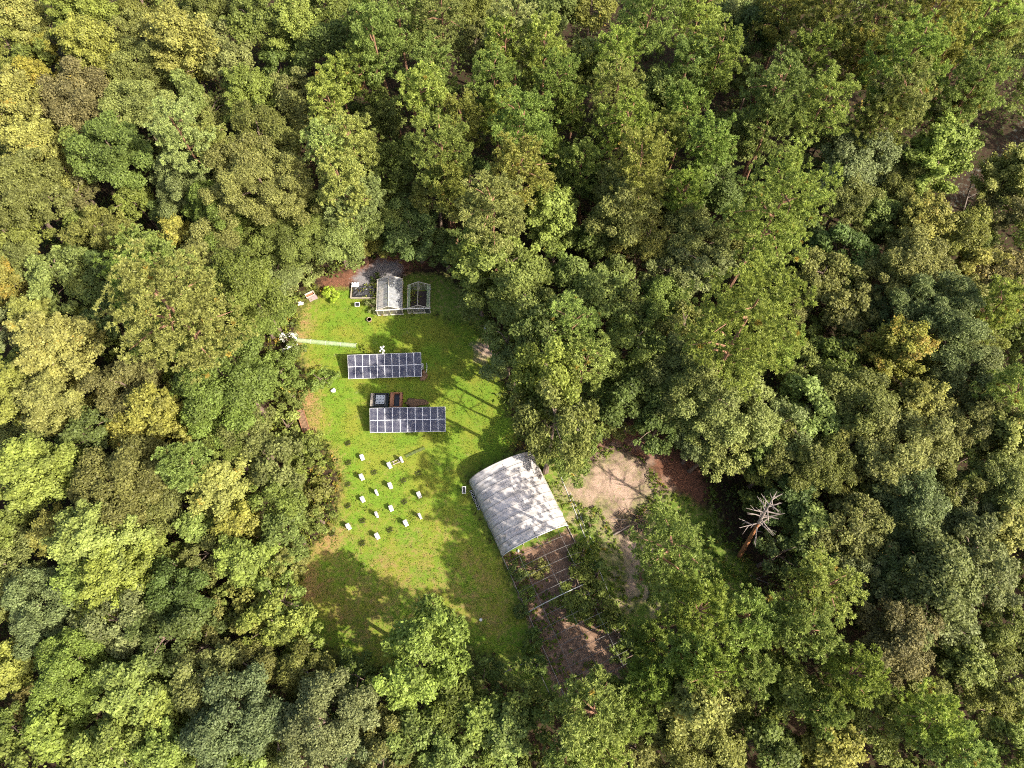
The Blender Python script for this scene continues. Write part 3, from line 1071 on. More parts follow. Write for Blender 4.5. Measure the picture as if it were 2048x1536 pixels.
MB().box((0.08, 0, 0.06), (0.8, 1.96, 0.1)).build("bin_floor", M["black"], t)
lumpy("mulch_heap", at(832, 806), 1.5, 0.6, 0.14, M["soil"], 23, "thin brown mulch heap behind the solar array right of the bins", "mulch heap", 0.35)

# long raised bed
a, b = at(601, 822), at(614, 863)
c, d = (a + b) / 2, b - a
L_ = np.linalg.norm(d)
t = empty("raised_bed", (c[0], c[1], 0), "long brown raised bed filled with dry soil at the wood's edge", "raised bed", math.atan2(d[1], d[0]))
f = MB()
for (x, y, sx, sy) in ((0, 0.46, L_, 0.06), (0, -0.46, L_, 0.06), (L_ / 2 - 0.03, 0, 0.06, 0.86), (-L_ / 2 + 0.03, 0, 0.06, 0.86)):
    f.box((x, y, 0.25), (sx, sy, 0.5))
f.build("board_side", M["red_wood"], t)
MB().grid([[(-L_ / 2 + 0.07 + (L_ - 0.14) * i / 14, -0.42 + 0.84 * j / 5, 0.43 + 0.03 * math.sin(2.1 * i + j) + 0.02 * math.sin(5 * j + i * 3)) for j in range(6)] for i in range(15)]).build("soil_fill", M["soil"], t)

# ------------------------------------------------------------------ beehives
HD = at(1005, 1113) - at(940, 965)
HIVE_RZ = math.atan2(HD[1], HD[0]) + math.pi / 2


def make_hive(narrow, tall):
    t = empty("beehive", (0, 0, 0), "beehive", "beehive")
    w, d = (0.28, 0.52) if narrow else (0.46, 0.54)
    n = 3 if tall else 2
    z = 0.18
    for (x, y) in ((-w / 2 + 0.05, d / 2 - 0.08), (w / 2 - 0.05, d / 2 - 0.08), (-w / 2 + 0.05, -d / 2 + 0.08), (w / 2 - 0.05, -d / 2 + 0.08)):
        MB().box((x, y, z / 2), (0.07, 0.1, z)).build("foot", M["grey_wood"], t)
    MB().box((0, -0.04, z + 0.02), (w, d + 0.1, 0.05)).build("bottom_board", M["white_paint"], t)
    z += 0.046
    for k in range(n):
        MB().box((0, 0, z + 0.12), (w - 0.03 - 0.005 * k, d - 0.04, 0.236)).build("hive_body", M["hive_lid"], t)
        z += 0.24
    MB().box((0, 0, z + 0.035), (w + 0.04, d + 0.05, 0.075)).build("lid", M["hive_lid"], t)
    MB().box((0.03, 0.06, z + 0.1), (0.17, 0.10, 0.055), 0.3).build("brick", M["stone"], t)
    return t


HIVE = {}
hives = [  # x, y, narrow, tall, label
    (724, 914, 0, 0, "square white beehive farthest up in the left column of hives"),
    (779, 930.5, 0, 1, "square white beehive at the lower end of the rail stand"),
    (803, 919, 1, 1, "slim white beehive at the upper end of the rail stand"),
    (723.5, 954, 0, 1, "square white beehive second from the top in the left column"),
    (780.6, 971, 0, 1, "largest tall white beehive, just below the pair on the rail stand"),
    (753.3, 985, 1, 1, "slim white beehive between the largest hive and the left column"),
    (725, 998, 0, 0, "square white beehive third from the top in the left column"),
    (838.2, 989.5, 0, 1, "square white beehive alone on the side towards the hoop house"),
    (782, 1016, 0, 0, "low square white beehive in the middle of the hive group"),
    (753.4, 1029, 1, 1, "slim white beehive diagonally below the low middle hive"),
    (840, 1032, 1, 1, "slim white beehive rightmost in the group"),
    (811.5, 1046, 0, 1, "square white beehive just below left of the rightmost slim hive"),
    (697, 1053, 0, 1, "square white beehive nearest the dry grass, farthest left"),
    (754.5, 1072, 0, 1, "square white beehive nearest to the bottom of the lawn"),
]
for (x, y, nr, tl, lab) in hives:
    k = (nr, tl)
    p = at(x, y, 0.55)
    if k not in HIVE:
        HIVE[k] = h = make_hive(nr, tl)
    else:
        h = copy_tree(HIVE[k])
    h.location = (p[0], p[1], 0.03)
    h.rotation_euler = (0, 0, HIVE_RZ + R.gauss(0, 0.05))
    tag(h, lab, "beehive", "white beehives on the lawn")
a, b = at(783, 929), at(803, 920)
d = b - a
t = empty("rail_stand", ((a + b)[0] / 2, (a + b)[1] / 2, 0), "low dark rail stand joining two white beehives", "hive stand", math.atan2(d[1], d[0]))
for y in (-0.2, 0.2):
    MB().box((0, y, 0.22), (np.linalg.norm(d) * 0.8, 0.08, 0.08)).build("rail", M["grey_wood"], t)
for x in (-0.35, 0.35):
    MB().box((x, 0, 0.11), (0.1, 0.5, 0.14)).build("block", M["grey_wood"], t)

stand0 = None
spots = [(696, 887, "at the hive rows' upper left end"), (697, 926, "on tan grass, left of the hives"), (748, 945, "dark green spot left of the largest hive"), (836, 947, "on tan grass near the dark net tunnel"),
         (807, 961, "between the largest hive and the net tunnel"), (696, 969, "left of the left hive column, beside a bare patch"), (809, 1004, "between two hives on the hoop house side"),
         (696, 1012, "left of the left column's lowest hive"), (725, 1042, "between the dry-grass hive and a slim hive"), (780, 1060, "between the two lowest hives"),
         (665, 1068, "at the dry wood edge below the hives"), (725, 1087, "below the hive group on tan grass")]
for (x, y, w) in spots:
    p = at(x, y)
    if stand0 is None:
        stand0 = h = empty("hive_stand", (0, 0, 0), "x", "hive stand")
        for (cx, cy, sx, sy) in ((0, 0.24, 0.62, 0.05), (0, -0.24, 0.62, 0.05), (0.28, 0, 0.05, 0.43), (-0.28, 0, 0.05, 0.43)):
            MB().box((cx, cy, 0.08), (sx, sy, 0.10)).build("rail", M["dark_soil"], h)
        g = np.random.default_rng(4)
        n = 160
        C = np.column_stack([g.normal(0, 0.22, n), g.normal(0, 0.18, n), g.uniform(0.05, 0.28, n)])
        N = norm(g.normal(size=(n, 3)) + np.array([0, 0, 0.6]))
        U, V = frames(N, g)
        me = quads("grass_tuft", C, U * 0.11, V * 0.03, M["leaf"], g.uniform(0.1, 0.9, n), g.uniform(0, 1, n))
        o = bpy.data.objects.new("grass_tuft", me)
        COL.objects.link(o)
        o.parent = h
        o.color = (0.12, 0.15, 0.026, 0.05)
    else:
        h = copy_tree(stand0)
    h.location = (p[0], p[1], 0.02)
    h.rotation_euler = (0, 0, HIVE_RZ + R.gauss(0, 0.2))
    h.scale = (1, 1, R.uniform(0.5, 1))
    tag(h, "empty grassed-over hive stand " + w, "hive stand", "empty hive stands")

# ------------------------------------------------------------------ hoop house
o0, o1 = at(939, 966), at(1005, 1114)
av = norm((o1 - o0)[:2])
wv = np.array([-av[1], av[0]])
q1 = at(1137, 1058)
HW = float((q1[:2] - o1[:2]) @ wv)
LC = float(np.linalg.norm(o1[:2] - o0[:2]))
LT = 29.0
hh = empty("hoop_house", (o0[0], o0[1], 0), "arched hoop house, one end under white film, the rest bare hoops over soil", "hoop house", math.atan2(wv[1], wv[0]))
# local axes: +x across the house, -y along it away from the covered end


def arch(u, k, lift=0.0):
    """Point on the arch at distance u along the house, k = 0..1 across."""
    a = math.pi * k
    x = HW / 2 * (1 - math.copysign(abs(math.cos(a)) ** 0.92, math.cos(a)))
    z = 0.35 * min(1, math.sin(a) * 8) + 3.3 * math.sin(a) ** 0.88
    nx, nz = -math.cos(a), math.sin(a)
    return Vector((x + lift * nx, -u, max(0.02, z + lift * nz)))


NB = 9
g = np.random.default_rng(12)
wr = g.normal(size=(200, 60))
for _ in range(2):
    wr = (wr + np.roll(wr, 1, 0) + np.roll(wr, 1, 1) * 0.6 + np.roll(wr, -1, 0)) / 2.4
step = LC / NB
nu = NB * 10
P = []
for i in range(nu + 1):
    u = LC * i / nu
    ph = (u / step) % 1.0
    sag = -0.075 * math.sin(math.pi * ph) ** 0.8
    row = []
    for j in range(61):
        k = j / 60
        loose = (0.085 if u > LC - 2.1 * step else 0.034) * math.sin(math.pi * ph)
        row.append(arch(u, k, 0.05 + sag * math.sin(math.pi * k) ** 0.3 + loose * wr[i % 200, j % 60]))
    P.append(row)
cover = MB().grid(P).build("film_cover", M["film"], hh, True)
MB().grid([[arch(LC + 0.02 + 0.10 * i, j / 40, 0.075) for j in range(41)] for i in range(2)]).build("hem", M["white_paint"], cover)
# lapped patches of newer film
for (u0, u1, k0, k1) in ((0.1, step, 0.10, 0.30), (step, 2 * step, 0.12, 0.28), (2 * step, 3 * step, 0.12, 0.62), (4 * step, 5 * step, 0.13, 0.58), (5 * step, 6 * step, 0.15, 0.5), (7.0 * step, 8 * step, 0.25, 0.45)):
    MB().grid([[arch(u0 + (u1 - u0) * i / 10, k0 + (k1 - k0) * j / 16, 0.062 - 0.07 * math.sin(math.pi * i / 10) ** 0.8 * math.sin(math.pi * (k0 + (k1 - k0) * j / 16)) ** 0.3) for j in range(17)] for i in range(11)]).build("film_patch", M["film"], cover, True)
for k in range(1, 4):
    MB().tube([arch(0.0 + LC * i / 30, k / 4, -0.03) for i in range(31)], 0.045, 5).build("seam_bar", M["steel"], hh)
for i in range(NB + 1):
    MB().tube([arch(step * i, k / 24, 0.035 if i < NB else 0.06) for k in range(25)], 0.04, 6).build("hoop", M["steel"], hh)
s2 = 1.25
n2 = int((LT - LC) / s2)
for i in range(1, n2 + 1):
    pv = i == 6
    MB().tube([arch(LC + s2 * i, k / 24) for k in range(25)], 0.05 if pv else 0.024, 6).build("hoop", M["pvc"] if pv else M["steel"], hh)
for k in (0.30, 0.5, 0.70):
    MB().tube([arch(LC, k, 0.05), arch(LC + s2 * n2, k, 0.05)], 0.02, 5).build("purlin", M["steel"], hh)
for x in (0.0, HW):
    MB().box((x, -(LC + LT) / 2, 0.12), (0.08, LT - LC, 0.2)).build("base_board", M["grey_wood"], hh)
    MB().box((x + (0.12 if x == 0 else -0.12), -LC / 2, 0.25), (0.05, LC, 0.5)).build("base_wall", M["grey_wood"], hh)
MB().box((HW * 0.55, -LC + 0.3, 1.2), (0.09, 0.09, 2.4)).box((HW * 0.33, -LC + 0.3, 1.2), (0.09, 0.09, 2.4)).box((HW * 0.44, -LC + 0.3, 2.4), (HW * 0.26, 0.09, 0.09)).build("door_frame", M["pale_wood"], hh)
for i in range(7):
    p = hh.matrix_basis @ Vector((-0.28, -1.2 - i * 0.42, 0))
    t = bpy.data.objects.new("pot", None)
    tag(t, "small white-rimmed pot in a line along the hoop house wall", "pot", "line of white-rimmed pots at the hoop house wall")
    COL.objects.link(t)
    t.location = (p.x, p.y, 0.03)
    MB().lathe([(0.10, 0), (0.14, 0.24), (0.11, 0.24), (0.09, 0.2), (0.0, 0.2)], n=10).build("pot_body", M["dark_soil"], t)
    MB().lathe([(0.165, 0.22), (0.165, 0.26), (0.12, 0.26), (0.12, 0.22)], n=12).build("pot_rim", M["pvc"], t)


def local(u, x, z=0.0):
    c, s = math.cos(hh.rotation_euler.z), math.sin(hh.rotation_euler.z)
    return Vector((o0[0] + c * x + s * u, o0[1] + s * x - c * u, z))


tag(MB().tube([tuple(at(x, y, 0.06)) for x, y in ((1120, 950), (1137, 990), (1153, 1030), (1166, 1064), (1190, 1120), (1215, 1180), (1250, 1265))], 0.045, 6).build("irrigation_pipe", M["pvc"]), "thin pale pipe running straight along the hoop house's outer side", "pipe")
tag(MB().tube([tuple(at(x, y, 0.05)) for x, y in ((1140, 985), (1158, 1025), (1172, 1060), (1187, 1085))], 0.03, 6).build("irrigation_pipe", M["pvc"]), "shorter thin pipe on bare red earth next to the hoop house", "pipe")

# things lying about
lumpy("white_ball", at(961.5, 1239.5, 0.15), 0.2, 0.2, 0.16, M["white_paint"], 31, "single white ball on the shaded lawn by the bare hoops", "ball", 0.0)
c = at(972, 657)
t = empty("bucket", (c[0], c[1], 0), "white-rimmed bucket in the shade at the wood's edge", "bucket")
MB().lathe([(0.2, 0), (0.26, 0.4), (0.22, 0.4), (0.19, 0.06), (0.0, 0.06)]).build("bucket_body", M["dark_steel"], t)
MB().lathe([(0.29, 0.37), (0.29, 0.43), (0.23, 0.43), (0.23, 0.37)]).build("bucket_rim", M["white_paint"], t)
p = at(977, 660)
tag(MB().tube([(p[0], p[1], -0.1), (p[0] + 0.05, p[1], 1.2)], 0.05, 6).build("marker_post", M["pvc"]), "short pale post standing beside the white-rimmed bucket", "post")
p = at(1036.5, 1102)
lumpy("white_bottle", p, 0.13, 0.2, 0.14, M["white_paint"], 33, "small white jug on the soil at the hoop house mouth", "jug", 0.1)
a, b, c3 = at(1008, 1345), at(1066, 1319), at(1100, 1390)
t = empty("pipe_frame", (b[0], b[1], 0), "low open pipe frame beside the far end of the bare hoops", "pipe frame")
B = Vector(b)
for (p, q) in ((a, b), (b, c3)):
    MB().tube([Vector(p) - B + Vector((0, 0, 0.9)), Vector(q) - B + Vector((0, 0, 0.9))], 0.045, 6).build("rail", M["steel"], t)
for p in (a, b, c3):
    v = Vector(p) - B
    MB().tube([v + Vector((0, 0, -0.1)), v + Vector((0, 0, 0.92))], 0.045, 6).build("post", M["steel"], t)


def branchy(mb, p, d, L, r, g, lvl=2, nk=4, bend=0.13, turn=0.65):
    """A crooked bare branch with side twigs."""
    pts = [Vector(p)]
    dd = Vector(d).normalized()
    for k in range(4):
        dd = (dd + Vector(g.normal(0, bend, 3))).normalized()
        pts.append(pts[-1] + dd * L / 4)
    mb.tube(pts, [r * (1 - 0.2 * k) for k in range(5)], 5)
    if lvl > 0:
        for k in range(nk):
            s = pts[1 + k % 4]
            nd = (dd + Vector(g.normal(0, turn, 3))).normalized()
            branchy(mb, s, nd, L * g.uniform(0.3, 0.55), r * 0.5, g, lvl - 1, max(2, nk - 1), bend, turn)


# brush pile
c = at(1262, 1047)
t = empty("brush_pile", (c[0], c[1], 0), "heap of dark cut sticks and branches beside the pale sand", "brush pile")
g = np.random.default_rng(15)
mbd, mbr = MB(), MB()
for k in range(130):
    r_, a_ = 2.3 * math.sqrt(g.uniform()), g.uniform(0, 6.28)
    z = 0.9 * (1 - r_ / 2.5) * g.uniform(0.2, 1.0) + 0.05
    d = Vector((math.cos(a_ + g.normal(0, 1.2)), math.sin(a_ + g.normal(0, 1.2)), g.normal(0, 0.3)))
    p = Vector((r_ * math.cos(a_), r_ * math.sin(a_) * 0.9, z))
    (mbd if k % 3 else mbr).tube([p - d * g.uniform(0.3, 1.0), p, p + d * g.uniform(0.3, 1.0) + Vector((0, 0, g.normal(0, 0.15)))], [0.045, 0.035, 0.012], 5)
mbd.build("dark_sticks", simple("dark_stick", (0.075, 0.052, 0.042), 0.9), t)
mbr.build("reddish_sticks", simple("red_stick", (0.30, 0.19, 0.12), 0.9), t)
MB().tube([(-2.4, -1.5, 0.15), (-1.2, -0.9, 0.45), (-0.2, -0.3, 0.7)], [0.10, 0.08, 0.04], 6).tube([(-2.3, 0.6, 0.2), (-0.6, 0.35, 0.7)], [0.05, 0.03], 6).build("pale_limb", M["dead_wood"], t)


# ------------------------------------------------------------------ dead trees
def snag(base, top, h, r0, label, seed, nbr, blen, lower, upper, split, name="dead_tree", f0=0.5):
    b, tp = at(*base), at(*top, h)
    t = empty(name, (b[0], b[1], 0), label, "dead tree")
    g = np.random.default_rng(seed)
    v = Vector(tp) - Vector(b)
    pt = lambda f: Vector((v.x * f, v.y * f, v.z * f))
    mb = MB().tube([pt(f) + (Vector((0, 0, -0.2)) if f == 0 else Vector((0, 0, 0))) for f in np.linspace(0, split, 6)], [r0 * (1 - 0.6 * f) for f in np.linspace(0, split, 6)], 9)
    tk = mb.build("trunk", lower, t)
    MB().tube([pt(f) for f in np.linspace(split, 1, 6)], [r0 * (1 - 0.6 * split) * (1 - 0.85 * (f - split) / (1 - split)) + 0.02 for f in np.linspace(split, 1, 6)], 8).build("upper_trunk", upper, tk)
    for k in range(nbr):
        f = f0 + (1 - f0) * (k + 0.3) / nbr
        a = k * 2.4 + g.normal(0, 0.3)
        L = blen * (1.05 - 0.55 * (f - f0) / (1 - f0)) * g.uniform(0.6, 1.1)
        m2 = MB()
        branchy(m2, pt(f), (math.cos(a), math.sin(a), g.uniform(0.0, 0.45)), L, 0.10 * min(1, r0 / 0.3), g, 1, 2, 0.05, 0.42)
        m2.build("limb", M["dead_wood"], t)
    return t


snag((1478, 1114), (1546, 996), 17.0, 0.31, "bare dead pine with an orange stripped trunk and pale stub branches", 3, 22, 2.9, M["orange_wood"], M["dead_wood"], 0.62, f0=0.52)
snag((1722, 990), (1790, 925), 12.0, 0.22, "leaning dead tree with a reddish trunk among olive trees on the right", 9, 10, 2.0, M["red_wood"], M["dead_wood"], 0.55, f0=0.35)
snag((1927, 420), (1950, 340), 9.0, 0.16, "small bare grey tree beside the dark dirt track", 14, 12, 2.2, M["dead_wood"], M["dead_wood"], 0.4, f0=0.3)
snag((1362, 560), (1366, 525), 11.0, 0.16, "small bare pale twiggy tree among green crowns above the sandy patch", 17, 16, 2.4, M["dead_wood"], M["dead_wood"], 0.4, f0=0.45)
snag((1655, 1120), (1680, 1070), 8.0, 0.13, "thin bare tree right of the orange-trunked dead pine", 19, 8, 1.8, M["dead_wood"], M["dead_wood"], 0.4, f0=0.4)

snag((1128, 905), (1150, 808), 20.0, 0.2, "bare grey limbs standing out of the loose tree over the hoop house", 27, 16, 3.2, M["dead_wood"], M["dead_wood"], 0.4, f0=0.62)
c = at(715, 1318)
t = empty("fallen_branch", (c[0], c[1], 0), "fallen bare branch with pale twigs in the dark shade at the lawn's foot", "branch")
g = np.random.default_rng(22)
mb = MB()
branchy(mb, (-1.8, -1.2, 0.1), (0.85, 0.5, 0.12), 3.8, 0.06, g, 2, 5)
mb.build("limb", M["dead_wood"], t)
c = at(1525, 1165)
t = empty("fallen_branch", (c[0], c[1], 0), "long fallen pole on bare ground below the orange-trunked dead pine", "branch")
mb = MB()
branchy(mb, (-1.5, 0.9, 0.1), (0.85, -0.5, 0.02), 3.6, 0.07, g, 1, 2)
mb.build("limb", M["dead_wood"], t)
# ------------------------------------------------------------------ trees, crown by crown as they stand in the photograph
TABLE = """
38 34 50 G gold;14 88 42 O olive;82 103 26 G gold;154 20 52 G lime;113 62 32 O olive;171 120 58 G gold;205 38 48 G lime;253 62 44 O olive;294 18 42 O olive;362 100 62 G gold;
424 34 48 O olive;510 50 58 B green;600 62 54 G lime;655 8 44 O green;650 104 52 B dark;455 122 54 B pale;280 137 52 O olive;308 190 40 O olive;75 157 36 G rust;164 205 62 O brown;
34 212 64 G gold;273 220 56 O pale;386 205 46 B green;499 205 50 G lime;581 191 46 O olive;673 205 46 P lime;615 240 46 B olive;355 280 62 P pale;427 290 42 P pale;75 307 54 G gold;
147 268 36 O brown;222 308 66 O green;140 302 28 G lime;140 352 42 O olive;164 388 36 O brown;280 410 42 B lime;362 369 56 O grey;345 425 38 O dark;355 476 34 G gold;34 393 70 O olive;
100 405 44 O olive;27 478 52 O olive;205 465 54 B olive;533 290 64 O olive;489 342 68 O olive;533 393 80 O olive;444 427 60 O green;581 461 80 O green 0.62;427 498 56 O olive;666 308 52 P pale;
683 378 52 P pale;308 508 50 P green;763 85 62 P green;725 60 44 P green;800 50 50 P green;869 44 56 P olive;876 143 54 P green;838 194 52 P lime;681 160 36 P lime;770 229 40 G lime;
705 290 58 P pale;694 396 62 P pale 0.7;787 342 54 B dark;879 290 64 P green;896 352 46 P olive;869 400 50 O olive;992 176 54 P green;995 104 48 P green;985 225 42 P lime;945 20 46 O olive;
958 90 38 O olive;1036 64 54 P pale;1105 20 52 B green;1094 92 48 P lime;1118 168 56 P green;1142 215 40 P green;1170 137 42 G lime;1183 22 44 O olive;1282 44 66 P green;1245 122 52 P lime;
1310 205 54 G lime;1245 191 56 P olive;1231 262 62 P green;1053 267 66 P green;1036 345 66 P olive;1093 320 40 P green;944 350 42 B dark;992 430 72 P pale;1098 440 50 G lime;1139 345 52 B dark;
1279 335 66 P olive;1248 410 70 O olive;1317 396 52 O olive;957 520 50 G lime 0.85;831 461 58 B dark 0.7;742 430 56 O green 0.75;665 461 64 O pale 0.7;718 480 44 O olive 0.55;1392 51 56 P lime;1450 27 48 O pale;
1433 120 58 P green;1372 154 54 P green;1519 50 54 B dark;1580 27 52 P olive;1649 40 64 P olive;1751 51 66 P olive;1878 44 72 P olive;1997 34 66 P lime;1601 113 50 P green;1560 195 66 P green;
1638 215 62 P lime;1802 122 74 P green;1775 195 68 P olive;1946 158 62 P lime;1980 92 44 P olive;1700 120 48 P olive;1874 112 48 P olive;1832 190 42 P green;1929 205 34 P olive;1416 290 52 P green;1368 224 48 P green;
1502 164 36 B olive;1474 273 54 B olive;1539 262 46 P green;1748 250 56 P olive;1888 235 42 O grey;1861 325 66 G lime;1710 325 64 O grey;1760 318 42 O grey;1550 400 98 P lime 1.1;1690 405 56 O olive;
1741 362 40 G gold;1802 388 52 O olive;1837 455 56 G gold;1744 446 44 G green;2011 345 56 G gold;2028 415 46 O brown;1915 480 52 O olive;1946 444 32 G gold;1399 478 60 O grey;1368 380 44 P lime;
1430 378 54 B dark;1502 497 44 O olive;1673 497 50 B dark;1630 300 46 B olive;27 522 52 O olive;31 568 44 G rust;126 558 60 B pale;14 664 46 O grey;113 695 74 G gold;79 640 44 G gold;20 794 54 G gold;
120 812 62 G gold;330 625 128 P olive 0.9;255 590 74 P green 0.9;400 660 62 P olive 0.9;325 545 62 P green;267 784 64 O brown;310 730 50 O green;466 755 78 O green;440 820 66 O green;
325 849 58 G gold;383 863 34 G gold;270 869 44 G gold;273 905 44 G rust;191 859 56 B dark;379 928 46 P green;68 958 74 G lime;147 968 34 G lime;239 978 78 O olive;325 985 54 O olive;427 978 58 G gold;
496 870 52 O olive;547 927 54 B olive;554 992 52 B green;454 905 48 O green;520 637 48 O green 0.6;496 568 72 O green;560 545 48 O pale 0.5;14 1062 48 G lime;113 1062 50 G gold;51 1131 56 O olive;
212 1072 78 G lime;239 1150 68 G lime;165 1165 56 G lime;301 1038 46 O olive;403 1045 40 G lime;478 1052 46 G rust;496 1110 52 G lime;570 1062 48 B green;562 1122 42 B olive;359 1182 60 O dark;
85 1216 66 O grey;27 1202 48 O olive;195 1243 44 G lime;256 1223 66 O grey;342 1284 66 O dark;147 1336 70 O green;17 1336 52 G gold;68 1397 40 O brown;280 1370 66 G lime;342 1406 48 G lime;
147 1421 34 G lime;109 1474 50 G lime;17 1455 52 B green;239 1485 66 B lime;427 1291 46 O olive;427 1355 66 O olive;513 1346 52 O olive;547 1250 56 B lime;500 1230 44 O olive;612 1335 54 O olive;
478 1440 80 O grey;564 1468 60 O olive;650 1440 78 O grey;342 1498 56 G lime;513 1520 50 G lime;845 1325 84 B lime;717 1352 40 B dark;902 1408 54 B green;960 1430 46 G lime;1015 1460 48 G lime;
902 1512 52 G lime;1035 1395 46 B green;844 1458 58 B green;1080 1446 46 B green;1185 1424 74 P lime;1192 1500 54 P lime;1130 1520 44 P green;782 1451 54 O olive;700 1500 54 O grey;772 1512 58 O olive;610 1400 42 O olive;
1354 1094 90 T green 1.05;1382 1225 64 P green 1.35;1366 1278 50 P lime 1.35;1495 1233 66 P lime 0.85;1416 1322 60 P lime 1.4;1628 1182 76 P lime 0.75;1567 1232 44 P lime 0.8;1638 1267 62 P green;1717 1148 54 O grey;1780 1284 76 O brown;
1690 1356 62 P green;1570 1363 60 G lime;1502 1332 46 P green;1450 1404 50 O olive;1382 1404 60 G gold 1.7;1399 1490 74 O olive;1553 1498 62 B green;1656 1496 58 G gold;1758 1455 56 O olive;1640 1420 44 P green;
1878 1438 60 P lime;1908 1492 60 P lime;1929 1319 50 G lime;1861 1165 84 B grey;1929 1096 70 B grey;1790 1148 56 B dark;1844 1055 56 O grey;1915 1035 52 O grey;1878 1245 60 B grey;1997 1058 52 G gold;
1985 1168 54 O grey;2014 1252 52 O olive;2018 1345 54 O olive;1975 1420 50 O olive;2014 1490 54 B green;1830 1385 46 O olive;1707 1062 62 O olive;1621 1052 42 G lime;1399 534 54 O grey;1512 520 40 G lime;
1515 645 118 P lime 1.05;1368 671 56 O olive;1645 551 54 O olive;1680 555 42 B lime;1697 615 54 B olive;1810 536 64 O olive;1861 553 52 O olive;1956 543 48 B gold;2014 553 52 O brown;1792 626 52 O grey;
1895 647 82 O grey;1930 600 44 O olive;1997 622 50 P lime;1786 712 64 G rust;1844 726 42 G gold;1827 818 52 G gold;1930 735 62 O grey;2014 767 52 P lime;1392 767 68 O pale;1382 832 52 O pale;1461 825 76 O pale;
1450 890 52 O pale;1553 845 58 O grey;1621 808 58 B lime;1707 814 68 O olive;1683 740 54 B green;1587 910 58 O olive;1640 946 62 O olive;1697 903 58 O olive;1786 886 76 O olive;1861 869 56 O olive;
1939 842 60 O olive;2018 869 58 G gold;1827 996 66 O grey;1902 979 54 O olive;1997 972 62 O olive;1732 990 34 G lime;1512 905 46 G lime;1580 990 48 B dark;1150 652 64 T lime;1015 692 40 B pale 1.1;1032 732 42 L pale 1.1;
1095 690 60 L green 1.5;1169 712 54 T lime;1268 694 62 B green;1249 621 52 B green;1330 616 56 O green;1290 770 50 B green;1357 761 62 O pale;1101 778 64 L lime 1.6;1106 850 74 L olive 1.65;1169 842 46 B green 0.8;
1140 905 54 O green 0.7;1249 801 54 B dark;1397 885 46 O pale;1316 850 48 B dark;1410 905 40 O pale;1014 548 74 B lime 0.9;1050 610 58 L lime 1.3;960 585 42 B lime 0.75;1110 478 44 B lime;1180 585 60 B green;1230 556 48 B lime;
1290 475 56 O olive;1330 545 50 O grey;1200 480 48 B dark;1130 555 46 B green;890 495 46 B dark 0.6;780 470 40 B dark 0.6;1090 640 50 B green 0.9;1210 745 46 B green;1220 850 36 B olive 0.7;1600 470 40 B dark;
1420 1140 0 x x;430 240 40 O olive;560 130 38 B green;730 150 44 P green;930 250 46 P olive;1180 330 44 P green;1330 280 44 P olive;200 560 46 B dark;205 640 46 B dark;60 880 44 O olive;165 915 44 B dark;
1560 700 40 P green;1600 745 50 B lime;1470 720 46 P green;1580 615 40 O olive;1740 670 44 O olive;1960 690 42 O olive;1620 870 40 O olive;1540 940 40 O olive;1760 1010 46 B green;1700 1010 44 B olive;
1640 1110 44 B dark;1560 1110 42 B dark;1590 1060 40 B dark;1800 1060 44 B grey;420 1110 46 O olive;300 1110 40 G lime;400 1230 42 O olive;310 1230 40 O grey;200 1310 44 O grey;230 1420 42 O olive;420 1240 36 B dark;
565 1200 44 B lime;600 1290 40 B lime;690 1410 44 B dark;960 1370 38 B dark 0.8;1000 1500 40 B green;1260 1440 46 P green;1280 1500 54 O olive;1320 1440 50 O olive;1240 1390 36 P green;1310 1350 46 P green 1.2;1300 1280 40 P green 0.8
"""
for row in TABLE.replace("\n", "").split(";"):
    f = row.split()
    if len(f) < 5 or f[3] == "x":
        continue
    tree(float(f[0]), float(f[1]), float(f[2]), f[3], f[4], float(f[5]) if len(f) > 5 else 1.0)

# fill the gaps between the crowns above with lower trees, out to just past the picture's edge
clearpoly = POLY["clear"]


def covered(p, r):
    for (x, y, q, z) in PLACED:
        if (p[0] - x) ** 2 + (p[1] - y) ** 2 < (0.52 * (q + r)) ** 2:
            return True
    return False


GAPS_OPEN = [(1900, 370, 85), (1985, 300, 60), (1960, 250, 40), (1380, 970, 70), (1470, 1130, 90), (1230, 950, 90), (700, 1310, 90), (790, 520, 60), (1090, 1370, 60), (1160, 440, 30)]
FILL = []
for k in range(14000):
    px, py = R.uniform(-420, 2468), R.uniform(-140, 1900)
    rp = R.uniform(26, 48)
    p = at(px, py, 6.0)
    if any(math.hypot(px - a, py - b) < c for a, b, c in GAPS_OPEN):
        continue
    if sdf(np.array([p[:2]]), clearpoly)[0] > -2.0:
        continue
    rad = rp * depth(p) / FPX
    if covered(p, rad):
        continue
    s = rad / 2.5
    C, U, V, ti, tu = (lambda: (proto("B", 1, k % 3), CLOUD[("B", 1, k % 3)])[1])()
    sel = rng.random(len(C)) < 0.6
    an = R.uniform(0, 6.28)
    rot = np.array([[math.cos(an), -math.sin(an), 0], [math.sin(an), math.cos(an), 0], [0, 0, 1]]).T
    hs = R.uniform(0.8, 1.25)
    FILL.append(((C[sel] @ rot) * np.array([s, s, s * hs]) + np.array([p[0], p[1], 0]), (U[sel] @ rot) * 1.25, (V[sel] @ rot) * 1.25, np.clip(ti[sel] + R.gauss(0, 0.15), 0, 1), tu[sel]))
    PLACED.append((p[0], p[1], rad, 6.0))
    if len(FILL) > 560:
        break
if FILL:
    us = bpy.data.objects.new("understory", quads("understory", *[np.concatenate([f[q] for f in FILL]) for q in range(3)], M["leaf"], np.concatenate([f[3] for f in FILL]), np.concatenate([f[4] for f in FILL])))
    COL.objects.link(us)
    us.color = (0.180, 0.214, 0.046, 0.01)
    tag(us, kind="stuff")

